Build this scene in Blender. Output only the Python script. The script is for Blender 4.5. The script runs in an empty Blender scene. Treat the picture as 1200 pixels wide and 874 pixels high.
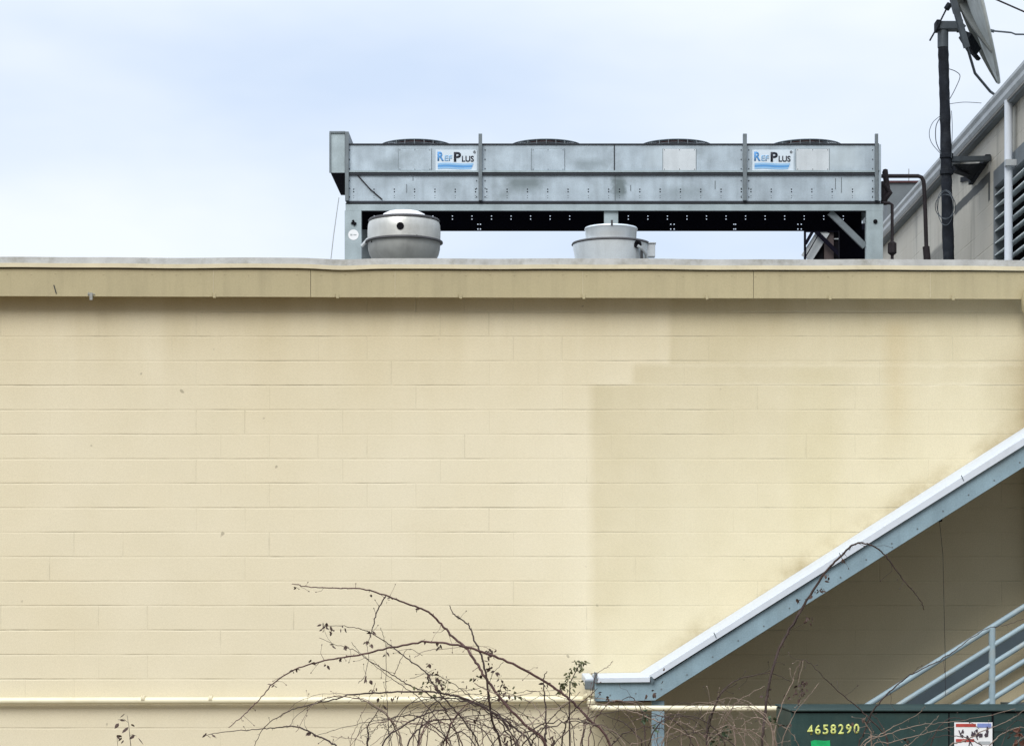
import bpy, math, random
from mathutils import Vector, Matrix
R = math.radians
sc = bpy.context.scene
random.seed(7)

# ------------------------------------------------------------------ camera
CAMD, F, CX, CY, EYE = 18.48, 2600.0, 630.0, 725.0, 2.7
cam = bpy.data.objects.new('camera', bpy.data.cameras.new('camera'))
sc.collection.objects.link(cam)
cam.location = (0, -CAMD, EYE); cam.rotation_euler = (R(90), 0, 0)
cam.data.sensor_width = 36; cam.data.lens = F / 1200 * 36
cam.data.shift_x = (600 - CX) / 1200; cam.data.shift_y = (CY - 437) / 1200
cam.data.clip_end = 3000; cam.data.clip_start = 0.1
sc.camera = cam
# ------------------------------------------------------------------ sky, overcast
w = bpy.data.worlds.new('World'); sc.world = w; w.use_nodes = True
nt = w.node_tree; N = nt.nodes; L = nt.links; N.clear()
out = N.new('ShaderNodeOutputWorld'); bg = N.new('ShaderNodeBackground'); bg.inputs[1].default_value = 0.1
sky = N.new('ShaderNodeTexSky'); sky.sky_type = 'NISHITA'; sky.sun_disc = False
SUN_EL, SUN_AZ = R(43), R(200)            # sun behind the cloud, behind the camera and to its left
sky.sun_elevation = SUN_EL; sky.sun_rotation = SUN_AZ
tc = N.new('ShaderNodeTexCoord'); sp = N.new('ShaderNodeSeparateXYZ'); L.new(tc.outputs['Generated'], sp.inputs[0])
# overcast cloud sheet: brighter towards the zenith (CIE overcast), soft pale and blue-grey clouds
mp = N.new('ShaderNodeMapping'); mp.inputs['Scale'].default_value = (1.0, 1.0, 2.6); mp.inputs['Location'].default_value = (0.35, 0.2, 0.35)
L.new(tc.outputs['Generated'], mp.inputs[0])
nz = N.new('ShaderNodeTexNoise'); nz.inputs['Scale'].default_value = 2.2; nz.inputs['Detail'].default_value = 5; nz.inputs['Roughness'].default_value = 0.5
L.new(mp.outputs[0], nz.inputs['Vector'])
cr = N.new('ShaderNodeValToRGB'); cr.color_ramp.elements[0].position = 0.38; cr.color_ramp.elements[1].position = 0.60
cr.color_ramp.elements[0].color = (6.5, 7.65, 9.5, 1); cr.color_ramp.elements[1].color = (9.2, 9.7, 10.3, 1)
L.new(nz.outputs['Fac'], cr.inputs[0])
zr = N.new('ShaderNodeMapRange'); zr.inputs[1].default_value = 0.25; zr.inputs[2].default_value = 1; zr.inputs[3].default_value = 1.0; zr.inputs[4].default_value = 2.1
L.new(sp.outputs[2], zr.inputs[0])
sc_ = N.new('ShaderNodeVectorMath'); sc_.operation = 'SCALE'; L.new(cr.outputs[0], sc_.inputs[0]); L.new(zr.outputs[0], sc_.inputs['Scale'])
# added: unseen low sky behind the camera dimmed and warmed, darkening under the canopy
ya_ = N.new('ShaderNodeMapRange'); ya_.interpolation_type = 'SMOOTHSTEP'; ya_.inputs[1].default_value = -0.7; ya_.inputs[2].default_value = 0.15; ya_.inputs[3].default_value = 0.75; ya_.inputs[4].default_value = 0; L.new(sp.outputs[1], ya_.inputs[0])
el_ = N.new('ShaderNodeMapRange'); el_.interpolation_type = 'SMOOTHSTEP'; el_.inputs[1].default_value = 0.1; el_.inputs[2].default_value = 0.65; el_.inputs[3].default_value = 1; el_.inputs[4].default_value = 0; L.new(sp.outputs[2], el_.inputs[0])
pr_ = N.new('ShaderNodeMath'); pr_.operation = 'MULTIPLY'; L.new(ya_.outputs[0], pr_.inputs[0]); L.new(el_.outputs[0], pr_.inputs[1])
iv_ = N.new('ShaderNodeMath'); iv_.operation = 'SUBTRACT'; iv_.inputs[0].default_value = 1; L.new(pr_.outputs[0], iv_.inputs[1])
zm_ = N.new('ShaderNodeMath'); zm_.operation = 'MULTIPLY'; L.new(zr.outputs[0], zm_.inputs[0]); L.new(iv_.outputs[0], zm_.inputs[1]); L.new(zm_.outputs[0], sc_.inputs['Scale'])
wt_ = N.new('ShaderNodeMixRGB'); wt_.blend_type = 'MULTIPLY'; wt_.inputs[2].default_value = (1.0, 0.88, 0.74, 1); L.new(pr_.outputs[0], wt_.inputs[0]); L.new(sc_.outputs[0], wt_.inputs[1])
mx = N.new('ShaderNodeMixRGB'); mx.inputs[0].default_value = 0.9
L.new(sky.outputs[0], mx.inputs[1]); L.new(wt_.outputs[0], mx.inputs[2])
L.new(mx.outputs[0], bg.inputs[0]); L.new(bg.outputs[0], out.inputs[0])
sun = bpy.data.objects.new('sun', bpy.data.lights.new('sun', 'SUN')); sc.collection.objects.link(sun)
sun.data.energy = 2.3; sun.data.angle = R(35); sun.data.color = (1, 0.96, 0.9)
dv = Vector((math.sin(SUN_AZ) * math.cos(SUN_EL), math.cos(SUN_AZ) * math.cos(SUN_EL), math.sin(SUN_EL)))
sun.rotation_euler = dv.to_track_quat('Z', 'Y').to_euler()
sc.view_settings.view_transform = 'Standard'; sc.view_settings.look = 'None'
sc.view_settings.exposure = 0.12; sc.view_settings.gamma = 1; sc.view_settings.use_curve_mapping = False
sc.render.engine = 'CYCLES'

# ------------------------------------------------------------------ helpers
def P(px, py, Y):
    d = (Y + CAMD) / F
    return Vector(((px - CX) * d, Y, EYE + (CY - py) * d))
def X(px, Y): return P(px, 0, Y).x
def Z(py, Y): return P(0, py, Y).z

def wpos(o):
    v = Vector((0, 0, 0))
    while o: v += o.location; o = o.parent
    return v

class MB:
    def __init__(s): s.v = []; s.f = []
    def quadstrip(s, ring_a, ring_b):
        n = len(ring_a)
        for i in range(n): s.f.append((ring_a[i], ring_a[(i + 1) % n], ring_b[(i + 1) % n], ring_b[i]))
    def box(s, x0, x1, y0, y1, z0, z1):
        b = len(s.v)
        s.v += [(x, y, z) for z in (z0, z1) for y in (y0, y1) for x in (x0, x1)]
        s.f += [tuple(b + i for i in q) for q in ((0, 2, 3, 1), (4, 5, 7, 6), (0, 1, 5, 4), (1, 3, 7, 5), (3, 2, 6, 7), (2, 0, 4, 6))]
        return s
    def prism(s, pts, y0, y1):        # pts = list of (x,z), extruded along y
        b = len(s.v); n = len(pts)
        s.v += [(x, y0, z) for x, z in pts] + [(x, y1, z) for x, z in pts]
        s.f.append(tuple(range(b, b + n))); s.f.append(tuple(range(b + 2 * n - 1, b + n - 1, -1)))
        for i in range(n): s.f.append((b + (i + 1) % n, b + i, b + n + i, b + n + (i + 1) % n))
        return s
    def tube(s, pts, r, n=8, cap=True):
        pts = [Vector(p) for p in pts]
        rs = r if isinstance(r, (list, tuple)) else [r] * len(pts)
        prev = None; up = None
        for i, p in enumerate(pts):
            t = (pts[min(i + 1, len(pts) - 1)] - pts[max(i - 1, 0)])
            if t.length < 1e-9: t = Vector((0, 0, 1))
            t.normalize()
            if up is None:
                up = Vector((0, 0, 1)) if abs(t.z) < 0.9 else Vector((0, 1, 0))
            u = (up - t * up.dot(t)); u.normalize(); up = u; q = t.cross(u)
            b = len(s.v)
            s.v += [tuple(p + (u * math.cos(a) + q * math.sin(a)) * rs[i]) for a in [2 * math.pi * k / n for k in range(n)]]
            ring = list(range(b, b + n))
            if prev: s.quadstrip(prev, ring)
            elif cap: s.f.append(tuple(reversed(ring)))
            prev = ring
        if cap: s.f.append(tuple(prev))
        return s
    def lathe(s, c, prof, n=48, axis='z'):   # prof list of (r, h)
        prev = None
        for r, h in prof:
            b = len(s.v)
            for k in range(n):
                a = 2 * math.pi * k / n
                if axis == 'z': s.v.append((c[0] + r * math.cos(a), c[1] + r * math.sin(a), c[2] + h))
                else: s.v.append((c[0] + r * math.cos(a), c[1] + h, c[2] - r * math.sin(a)))
            ring = list(range(b, b + n))
            if prev: s.quadstrip(prev, ring)
            prev = ring
        return s
    def bar(s, a, b, w, h, n=(0, 1, 0)):     # rectangular bar from a to b
        a = Vector(a); b = Vector(b); t = (b - a).normalized(); n = Vector(n)
        n = (n - t * n.dot(t)).normalized(); q = t.cross(n)
        i = len(s.v)
        for p in (a, b):
            for su, sv in ((-1, -1), (1, -1), (1, 1), (-1, 1)): s.v.append(tuple(p + q * su * w / 2 + n * sv * h / 2))
        s.f += [(i, i + 3, i + 2, i + 1), (i + 4, i + 5, i + 6, i + 7)] + [(i + k, i + (k + 1) % 4, i + 4 + (k + 1) % 4, i + 4 + k) for k in range(4)]
        return s
    def build(s, name, mat, parent=None, smooth=None, bevel=0):
        off = wpos(parent) if parent else Vector((0, 0, 0))
        me = bpy.data.meshes.new(name)
        me.from_pydata([tuple(Vector(v) - off) for v in s.v], [], s.f)
        import bmesh
        bm = bmesh.new(); bm.from_mesh(me); bmesh.ops.recalc_face_normals(bm, faces=bm.faces); bm.to_mesh(me); bm.free()
        me.update(); me.materials.append(mat)
        o = bpy.data.objects.new(name, me); sc.collection.objects.link(o); o.parent = parent
        if smooth is not None:
            for p in me.polygons: p.use_smooth = True
            me.set_sharp_from_angle(angle=R(smooth))
        if bevel:
            m = o.modifiers.new('bevel', 'BEVEL'); m.width = bevel; m.segments = 2; m.limit_method = 'ANGLE'
        return o

def thing(name, label, cat, loc=(0, 0, 0), group=None):
    o = bpy.data.objects.new(name, None); sc.collection.objects.link(o); o.location = loc
    o.empty_display_size = 0.2
    o['label'] = label; o['category'] = cat
    if group: o['group'] = group
    return o
def tag(o, label, cat, group=None):
    o['label'] = label; o['category'] = cat
    if group: o['group'] = group
    return o

def text(s, name, mat, parent, x, y, z, h, width=None, bold=0.0, th=0.002, shear=0):
    cu = bpy.data.curves.new('t', 'FONT'); cu.body = s; cu.offset = bold * 0.7; cu.extrude = 0; cu.shear = shear
    t = bpy.data.objects.new('t', cu); sc.collection.objects.link(t)
    bpy.context.view_layer.update()
    me = bpy.data.meshes.new_from_object(t.evaluated_get(bpy.context.evaluated_depsgraph_get()))
    bpy.data.objects.remove(t)
    xs = [v.co.x for v in me.vertices]; ys = [v.co.y for v in me.vertices]
    k = h / (max(ys) - min(ys)); kx = (width / (max(xs) - min(xs))) if width else k
    x0, y0 = min(xs), min(ys); off = wpos(parent)
    for v in me.vertices:
        v.co = Vector((x + (v.co.x - x0) * kx, y, z + (v.co.y - y0) * k)) - off
    me.materials.clear(); me.materials.append(mat)
    o = bpy.data.objects.new(name, me); sc.collection.objects.link(o); o.parent = parent
    m = o.modifiers.new('solid', 'SOLIDIFY'); m.thickness = th; m.offset = 0
    return o, width if width else (max(xs) - min(xs)) * k

# ------------------------------------------------------------------ materials
def mat(name, col, rough=0.6, metal=0.0, var=0.12, scale=6.0, bump=0.0, bscale=60, streak=0.0, spec=0.3, dirt=None, dirtamt=0.0, dscale=1.5, fine=0.0):
    m = bpy.data.materials.new(name); m.use_nodes = True
    nt = m.node_tree; n = nt.nodes; l = nt.links; b = n['Principled BSDF']
    b.inputs['Roughness'].default_value = rough; b.inputs['Metallic'].default_value = metal
    b.inputs['Specular IOR Level'].default_value = spec
    g = n.new('ShaderNodeNewGeometry')
    t = n.new('ShaderNodeTexNoise'); t.inputs['Scale'].default_value = scale; t.inputs['Detail'].default_value = 6
    l.new(g.outputs['Position'], t.inputs['Vector'])
    mr = n.new('ShaderNodeMapRange'); mr.inputs[1].default_value = 0.3; mr.inputs[2].default_value = 0.7
    mr.inputs[3].default_value = 1 - var; mr.inputs[4].default_value = 1 + var; l.new(t.outputs['Fac'], mr.inputs[0])
    vm = n.new('ShaderNodeVectorMath'); vm.operation = 'SCALE'; vm.inputs[0].default_value = col; l.new(mr.outputs[0], vm.inputs['Scale'])
    cur = vm.outputs[0]
    if fine:
        f = n.new('ShaderNodeTexNoise'); f.inputs['Scale'].default_value = 90; f.inputs['Detail'].default_value = 2
        l.new(g.outputs['Position'], f.inputs['Vector'])
        fr = n.new('ShaderNodeMapRange'); fr.inputs[1].default_value = 0.3; fr.inputs[2].default_value = 0.7; fr.inputs[3].default_value = 1 - fine; fr.inputs[4].default_value = 1 + fine
        l.new(f.outputs['Fac'], fr.inputs[0]); v3 = n.new('ShaderNodeVectorMath'); v3.operation = 'SCALE'; l.new(cur, v3.inputs[0]); l.new(fr.outputs[0], v3.inputs['Scale']); cur = v3.outputs[0]
    if streak:
        mpn = n.new('ShaderNodeMapping'); mpn.inputs['Scale'].default_value = (9, 9, 0.8); l.new(g.outputs['Position'], mpn.inputs[0])
        s = n.new('ShaderNodeTexNoise'); s.inputs['Scale'].default_value = 1.6; s.inputs['Detail'].default_value = 4; l.new(mpn.outputs[0], s.inputs['Vector'])
        sr = n.new('ShaderNodeMapRange'); sr.inputs[1].default_value = 0.45; sr.inputs[2].default_value = 0.75; sr.inputs[3].default_value = 1; sr.inputs[4].default_value = 1 - streak
        l.new(s.outputs['Fac'], sr.inputs[0]); v2 = n.new('ShaderNodeVectorMath'); v2.operation = 'SCALE'; l.new(cur, v2.inputs[0]); l.new(sr.outputs[0], v2.inputs['Scale']); cur = v2.outputs[0]
    if dirt:
        d = n.new('ShaderNodeTexNoise'); d.inputs['Scale'].default_value = dscale; d.inputs['Detail'].default_value = 8; d.inputs['Roughness'].default_value = 0.7
        l.new(g.outputs['Position'], d.inputs['Vector'])
        dr = n.new('ShaderNodeMapRange'); dr.inputs[1].default_value = 0.52; dr.inputs[2].default_value = 0.7; dr.inputs[4].default_value = dirtamt; l.new(d.outputs['Fac'], dr.inputs[0])
        dm = n.new('ShaderNodeMixRGB'); dm.inputs[2].default_value = (*dirt, 1); l.new(dr.outputs[0], dm.inputs[0]); l.new(cur, dm.inputs[1]); cur = dm.outputs[0]
    l.new(cur, b.inputs['Base Color'])
    if bump:
        bt = n.new('ShaderNodeTexNoise'); bt.inputs['Scale'].default_value = bscale; bt.inputs['Detail'].default_value = 3; l.new(g.outputs['Position'], bt.inputs['Vector'])
        bn = n.new('ShaderNodeBump'); bn.inputs['Strength'].default_value = bump; bn.inputs['Distance'].default_value = 0.01
        l.new(bt.outputs['Fac'], bn.inputs['Height']); l.new(bn.outputs[0], b.inputs['Normal'])
    return m

class NG:   # tiny node-math helper
    def __init__(s, m): s.n = m.node_tree.nodes; s.l = m.node_tree.links
    def m(s, op, a, b=None, c=None):
        k = s.n.new('ShaderNodeMath'); k.operation = op
        for i, x in enumerate((a, b, c)):
            if x is None: continue
            if isinstance(x, (int, float)): k.inputs[i].default_value = x
            else: s.l.new(x, k.inputs[i])
        return k.outputs[0]
    def noise(s, vec, scale, detail=3, rough=0.5):
        k = s.n.new('ShaderNodeTexNoise'); k.inputs['Scale'].default_value = scale; k.inputs['Detail'].default_value = detail; k.inputs['Roughness'].default_value = rough
        s.l.new(vec, k.inputs['Vector']); return k.outputs['Fac']
    def comb(s, x, y, z):
        k = s.n.new('ShaderNodeCombineXYZ')
        for i, v in enumerate((x, y, z)):
            if isinstance(v, (int, float)): k.inputs[i].default_value = v
            else: s.l.new(v, k.inputs[i])
        return k.outputs[0]
    def rng(s, x, a, b, c=0.0, d=1.0, smooth=False):
        k = s.n.new('ShaderNodeMapRange')
        if smooth: k.interpolation_type = 'SMOOTHSTEP'
        for i, v in enumerate((a, b, c, d)): k.inputs[i + 1].default_value = v
        s.l.new(x, k.inputs[0]); return k.outputs[0]
    def mix(s, f, a, b, typ='MIX'):
        k = s.n.new('ShaderNodeMixRGB'); k.blend_type = typ
        for i, v in enumerate((f, a, b)):
            if isinstance(v, (int, float)): k.inputs[i].default_value = v
            elif isinstance(v, tuple): k.inputs[i].default_value = (*v, 1)
            else: s.l.new(v, k.inputs[i])
        return k.outputs[0]
    def white(s, vec):
        k = s.n.new('ShaderNodeTexWhiteNoise'); s.l.new(vec, k.inputs['Vector']); return k.outputs['Value']

def block_material(name, base, warm, along='X', z0=EYE + 330.5 / 140.7, rowh=0.2036, blk=0.4065, off=0.0, painted=True, jdark=0.30):
    m = bpy.data.materials.new(name); m.use_nodes = True; g = NG(m); b = g.n['Principled BSDF']
    b.inputs['Roughness'].default_value = 0.75; b.inputs['Specular IOR Level'].default_value = 0.2
    geo = g.n.new('ShaderNodeNewGeometry'); pos = geo.outputs['Position']
    sep = g.n.new('ShaderNodeSeparateXYZ'); g.l.new(pos, sep.inputs[0])
    u = sep.outputs[0] if along == 'X' else sep.outputs[1]; z = sep.outputs[2]
    wob = g.noise(pos, 3.0, 2)
    zz = g.m('ADD', z, g.m('MULTIPLY', g.m('SUBTRACT', wob, 0.5), 0.006))
    v = g.m('DIVIDE', g.m('SUBTRACT', zz, z0), rowh)
    row = g.m('FLOOR', g.m('ADD', v, 0.5))                       # nearest bed joint
    dz = g.m('MULTIPLY', g.m('SUBTRACT', v, row), rowh)           # signed metres from it
    course = g.m('FLOOR', v)
    uu = g.m('DIVIDE', g.m('SUBTRACT', u, off), blk)
    uu = g.m('ADD', uu, g.m('MULTIPLY', g.m('FLOORED_MODULO', course, 2.0), 0.5))
    col = g.m('FLOOR', g.m('ADD', uu, 0.5)); du = g.m('MULTIPLY', g.m('SUBTRACT', uu, col), blk)
    # strength of each joint: mostly faint, open here and there
    hs = g.noise(g.comb(g.m('MULTIPLY', u, 1.3), g.m('MULTIPLY', row, 7.31), 0.0), 1.0, 3)
    hs = g.rng(hs, 0.42, 0.66, 0.05, 1.0)
    hs2 = g.noise(g.comb(g.m('MULTIPLY', u, 7.0), g.m('MULTIPLY', row, 3.1), 5.0), 1.0, 2)
    hs = g.m('MULTIPLY', hs, g.rng(hs2, 0.3, 0.6, 0.35, 1.0))
    vs = g.m('MULTIPLY', g.m('POWER', g.white(g.comb(col, course, 3.0)), 9.0), g.rng(g.noise(pos, 7.0, 2), 0.35, 0.6, 0.15, 1.0))
    vs = g.m('ADD', g.m('MULTIPLY', vs, 0.8), 0.035)
    lh = g.m('MULTIPLY', g.rng(g.m('ABSOLUTE', g.m('SUBTRACT', dz, 0.001)), 0.001, 0.0055, 1, 0), hs)
    lv = g.m('MULTIPLY', g.rng(g.m('ABSOLUTE', du), 0.001, 0.006, 1, 0), vs)
    if painted:   # the coat has opened more along the upper left blocks
        reg = g.m('MULTIPLY', g.m('MULTIPLY', g.rng(u, X(200, 0), X(290, 0)), g.rng(u, X(560, 0), X(700, 0), 1, 0)), g.rng(z, Z(640, 0), Z(560, 0)))
        vs = g.m('ADD', g.m('MULTIPLY', vs, 0.8), g.m('MULTIPLY', reg, g.m('MULTIPLY', g.m('POWER', g.white(g.comb(col, course, 9.0)), 4.0), 0.55)))
        lv = g.m('MULTIPLY', g.rng(g.m('ABSOLUTE', du), 0.001, 0.0055, 1, 0), vs)
    line = g.m('MAXIMUM', lh, lv)
    jh = g.m('MULTIPLY', g.rng(g.m('ABSOLUTE', dz), 0.002, 0.010, 1, 0, True), g.m('ADD', g.m('MULTIPLY', hs, 0.8), 0.2))
    jv = g.m('MULTIPLY', g.rng(g.m('ABSOLUTE', du), 0.002, 0.009, 1, 0, True), vs)
    big = g.noise(pos, 0.55, 4, 0.55); mid = g.noise(pos, 2.8, 4, 0.6); fine = g.noise(pos, 120, 2, 0.6); fine2 = g.noise(pos, 42, 3, 0.6)
    cell = g.white(g.comb(g.m('FLOOR', uu), course, 8.0))
    c = g.mix(g.rng(big, 0.35, 0.65), base, warm)
    if painted:   # older touch-up coat: the area right of a blocky edge is a slightly darker, yellower paint
        edge = g.m('MULTIPLY', g.m('SUBTRACT', g.noise(pos, 5.0, 2), 0.5), 0.05)
        ux = g.m('ADD', u, edge); uz = g.m('ADD', z, edge)
        def gt(a, t, s=0.025): return g.rng(a, t - s, t + s)
        za, zb = Z(451, 0), Z(428, 0)
        top = g.m('MULTIPLY', gt(ux, X(785, 0)), gt(uz, zb))
        midp = g.m('MULTIPLY', g.m('MULTIPLY', gt(ux, X(742, 0)), gt(uz, za)), g.m('SUBTRACT', 1.0, gt(uz, zb)))
        low = g.m('MULTIPLY', gt(ux, X(693, 0), 0.045), g.m('SUBTRACT', 1.0, gt(uz, za, 0.01)))
        pm = g.m('MAXIMUM', g.m('MAXIMUM', top, midp), low)
        c = g.mix(g.m('MULTIPLY', pm, g.rng(mid, 0.2, 0.8, 0.75, 1.0)), c, (0.865, 0.85, 0.79), 'MULTIPLY')
        # second, fainter patch and a rusty run
        p2 = g.m('MULTIPLY', g.m('MULTIPLY', gt(ux, X(925, 0), 0.05), g.m('SUBTRACT', 1.0, gt(ux, X(985, 0), 0.08))), g.m('MULTIPLY', gt(uz, Z(640, 0), 0.3), g.m('SUBTRACT', 1.0, gt(uz, Z(430, 0), 0.05))))
        c = g.mix(g.m('MULTIPLY', p2, 0.4), c, (0.93, 0.92, 0.84), 'MULTIPLY')
        p3 = g.m('MULTIPLY', g.m('MULTIPLY', gt(ux, X(1040, 0), 0.06), g.m('SUBTRACT', 1.0, gt(ux, X(1062, 0), 0.08))), g.m('MULTIPLY', gt(uz, Z(500, 0), 0.25), g.m('SUBTRACT', 1.0, gt(uz, Z(375, 0), 0.05))))
        c = g.mix(g.m('MULTIPLY', p3, 0.4), c, (0.94, 0.87, 0.76), 'MULTIPLY')
        # grime runs from the eave, plus painted shade deepening gradually up the wall
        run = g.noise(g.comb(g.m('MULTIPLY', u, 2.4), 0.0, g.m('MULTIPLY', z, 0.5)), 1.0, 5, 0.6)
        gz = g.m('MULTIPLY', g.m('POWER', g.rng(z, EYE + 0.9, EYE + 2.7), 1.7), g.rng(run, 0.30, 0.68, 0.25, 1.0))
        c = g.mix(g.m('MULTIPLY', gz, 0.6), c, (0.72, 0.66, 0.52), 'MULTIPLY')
        # grime lying along the top of the canopy flashing
        sl_ = g.m('SUBTRACT', z, g.m('ADD', g.m('MULTIPLY', g.m('SUBTRACT', u, X(760, 0)), 0.636), Z(782, 0)))
        gs = g.m('MULTIPLY', g.rng(sl_, 0.02, 0.22, 1, 0, True), g.rng(g.noise(pos, 2.2, 5, 0.65), 0.42, 0.66))
        gs = g.m('MULTIPLY', gs, g.m('MULTIPLY', g.rng(u, X(740, 0), X(800, 0)), g.rng(sl_, -0.12, -0.06)))
        c = g.mix(g.m('MULTIPLY', gs, 0.75), c, (0.60, 0.54, 0.42), 'MULTIPLY')
        gr_ = g.m('MULTIPLY', g.rng(sl_, -0.12, -0.06), g.m('MULTIPLY', g.rng(g.m('ADD', u, g.m('MULTIPLY', g.noise(pos, 4, 4), 0.25)), X(1165, 0), X(1225, 0)), g.rng(z, Z(430, 0), Z(400, 0), 1, 0)))  # wall darkens towards its right end, above the canopy line
        c = g.mix(g.m('MULTIPLY', gr_, 0.6), c, (0.55, 0.48, 0.36), 'MULTIPLY')
        # bare scars and specks
        spk = g.noise(pos, 9.0, 1); 
        c = g.mix(g.rng(spk, 0.775, 0.80, 0, 0.55), c, (0.25, 0.22, 0.16))
    c = g.mix(g.m('MULTIPLY', g.rng(mid, 0.3, 0.7), 0.5), c, (0.93, 0.93, 0.91), 'MULTIPLY')
    c = g.mix(g.m('MULTIPLY', cell, 0.18), c, (0.94, 0.94, 0.92), 'MULTIPLY')
    c = g.mix(g.rng(fine, 0.38, 0.62, 0, 0.5), c, (0.78, 0.78, 0.76), 'MULTIPLY')
    c = g.mix(g.rng(fine2, 0.35, 0.65, 0, 0.25), c, (0.88, 0.88, 0.86), 'MULTIPLY')
    c = g.mix(g.m('MULTIPLY', line, jdark * 2.1), c, (0.34, 0.31, 0.22))
    g.l.new(c, b.inputs['Base Color'])
    h = g.m('SUBTRACT', g.m('ADD', g.m('MULTIPLY', fine2, 0.16), g.m('ADD', g.m('MULTIPLY', fine, 0.10), g.m('MULTIPLY', mid, 0.5))), g.m('MAXIMUM', jh, jv))
    bn = g.n.new('ShaderNodeBump'); bn.inputs['Strength'].default_value = 0.55; bn.inputs['Distance'].default_value = 0.006
    g.l.new(h, bn.inputs['Height']); g.l.new(bn.outputs[0], b.inputs['Normal'])
    return m, g, c, u, z, pos

M = {}
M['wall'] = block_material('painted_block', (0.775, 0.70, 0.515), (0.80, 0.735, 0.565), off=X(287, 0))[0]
M['paint_trim'] = mat('cream_painted_metal', (0.43, 0.375, 0.23), 0.55, 0, 0.06, 3, 0.15, 120, 0.10, dirt=(0.30, 0.26, 0.15), dirtamt=0.35, fine=0.05)
M['drip'] = mat('pale_drip_edge', (0.62, 0.56, 0.40), 0.5, 0, 0.08, 4, 0.1, 80, dirt=(0.35, 0.31, 0.2), dirtamt=0.4, dscale=5)
M['coping'] = mat('weathered_grey_roof_edge', (0.37, 0.375, 0.365), 0.6, 0.1, 0.14, 7, 0.2, 60, 0.12, dirt=(0.16, 0.15, 0.11), dirtamt=0.7, dscale=3.2)
M['roof'] = mat('grey_roof_membrane', (0.24, 0.24, 0.23), 0.9, 0, 0.2, 1.2, 0.3, 20)
M['galv'] = mat('galvanized_sheet', (0.44, 0.525, 0.595), 0.36, 0.4, 0.17, 5, 0.06, 14, 0.16, spec=0.4, dirt=(0.17, 0.20, 0.20), dirtamt=0.4, dscale=2.0, fine=0.07)
def stain(m, spots, col):
    g = NG(m); b = g.n['Principled BSDF']; src = b.inputs['Base Color'].links[0].from_socket
    geo = g.n.new('ShaderNodeNewGeometry'); sp_ = g.n.new('ShaderNodeSeparateXYZ'); g.l.new(geo.outputs['Position'], sp_.inputs[0])
    nz_ = g.noise(geo.outputs['Position'], 9.0, 5, 0.65); x_ = g.m('ADD', sp_.outputs[0], g.m('MULTIPLY', g.m('SUBTRACT', nz_, 0.5), 0.18)); z_ = sp_.outputs[2]; cur = src
    for xc, hw, za, zb, amt in spots:
        k = g.m('MULTIPLY', g.rng(g.m('ABSOLUTE', g.m('SUBTRACT', x_, xc)), hw * 0.3, hw, amt, 0, True), g.m('MULTIPLY', g.rng(z_, za - 0.03, za + 0.08), g.rng(z_, zb - 0.06, zb + 0.005, 1, 0)))
        cur = g.mix(k, cur, col)
    g.l.new(cur, b.inputs['Base Color'])
_z = lambda p: Z(p, 4.0)
stain(M['galv'], [(X(616, 4), 0.26, _z(226), _z(205), 0.75), (X(726, 4), 0.10, _z(235), _z(205), 0.9), (X(590, 4), 0.1, _z(236), _z(222), 0.5), (X(455, 4), 0.2, _z(202), _z(184), 0.35), (X(690, 4), 0.22, _z(202), _z(184), 0.45), (X(530, 4), 0.12, _z(228), _z(208), 0.35), (X(800, 4), 0.3, _z(236), _z(216), 0.35)], (0.15, 0.19, 0.20))
stain(M['galv'], [(X(984, 4), 0.30, _z(202), _z(170), 0.55), (X(1000, 4), 0.25, _z(236), _z(206), 0.4), (X(780, 4), 0.3, _z(202), _z(170), 0.3)], (0.66, 0.76, 0.82))
M['galv2'] = mat('galvanized_frame', (0.34, 0.41, 0.44), 0.5, 0.35, 0.12, 6, 0.06, 30, 0.1, fine=0.06)
M['galv_dk'] = mat('dull_galvanized_upright', (0.16, 0.19, 0.21), 0.55, 0.3, 0.15, 8, fine=0.06)
M['lightgalv'] = mat('bright_spun_aluminium', (0.72, 0.78, 0.82), 0.30, 0.5, 0.08, 4, 0.04, 20, 0.10, fine=0.04)
M['fanbody'] = mat('weathered_aluminium', (0.56, 0.57, 0.55), 0.4, 0.4, 0.12, 6, 0.08, 30, 0.14, dirt=(0.2, 0.19, 0.16), dirtamt=0.5, dscale=3)
M['fanbowl'] = mat('grimy_aluminium_bowl', (0.30, 0.31, 0.30), 0.55, 0.3, 0.15, 6, 0.08, 30, 0.15, dirt=(0.1, 0.1, 0.08), dirtamt=0.6, dscale=3)
M['rim'] = mat('dark_rim', (0.07, 0.07, 0.075), 0.6, 0.2, 0.2)
M['black'] = mat('black_hollow', (0.008, 0.008, 0.010), 0.9, 0, 0.1, spec=0.05)
M['coil'] = mat('coil_and_shade_black', (0.006, 0.006, 0.012), 0.9, 0, 0.1, spec=0.05)  # near-black coil colour, also paints shade into the casing's inside and undersides
M['darkline'] = mat('dark_seam', (0.03, 0.035, 0.045), 0.7, 0, 0.15)
M['guard'] = mat('dark_fan_guard', (0.035, 0.03, 0.035), 0.6, 0.2, 0.2)
M['guardred'] = mat('dark_red_cap', (0.06, 0.02, 0.022), 0.6, 0, 0.2)
M['white'] = mat('white_paint', (0.80, 0.82, 0.85), 0.45, 0, 0.04, 3, 0.05, 40, 0.05, dirt=(0.5, 0.52, 0.52), dirtamt=0.35, dscale=3)
M['canopy_white'] = mat('canopy_white_paint', (0.60, 0.655, 0.73), 0.5, 0, 0.05, 3, 0.05, 40, 0.05, dirt=(0.42, 0.45, 0.47), dirtamt=0.4, dscale=3)
M['plate'] = mat('pale_blue_plate', (0.60, 0.69, 0.77), 0.35, 0, 0.05, 6)
M['sticker'] = mat('white_sticker', (0.78, 0.80, 0.82), 0.4, 0, 0.03)
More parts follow.
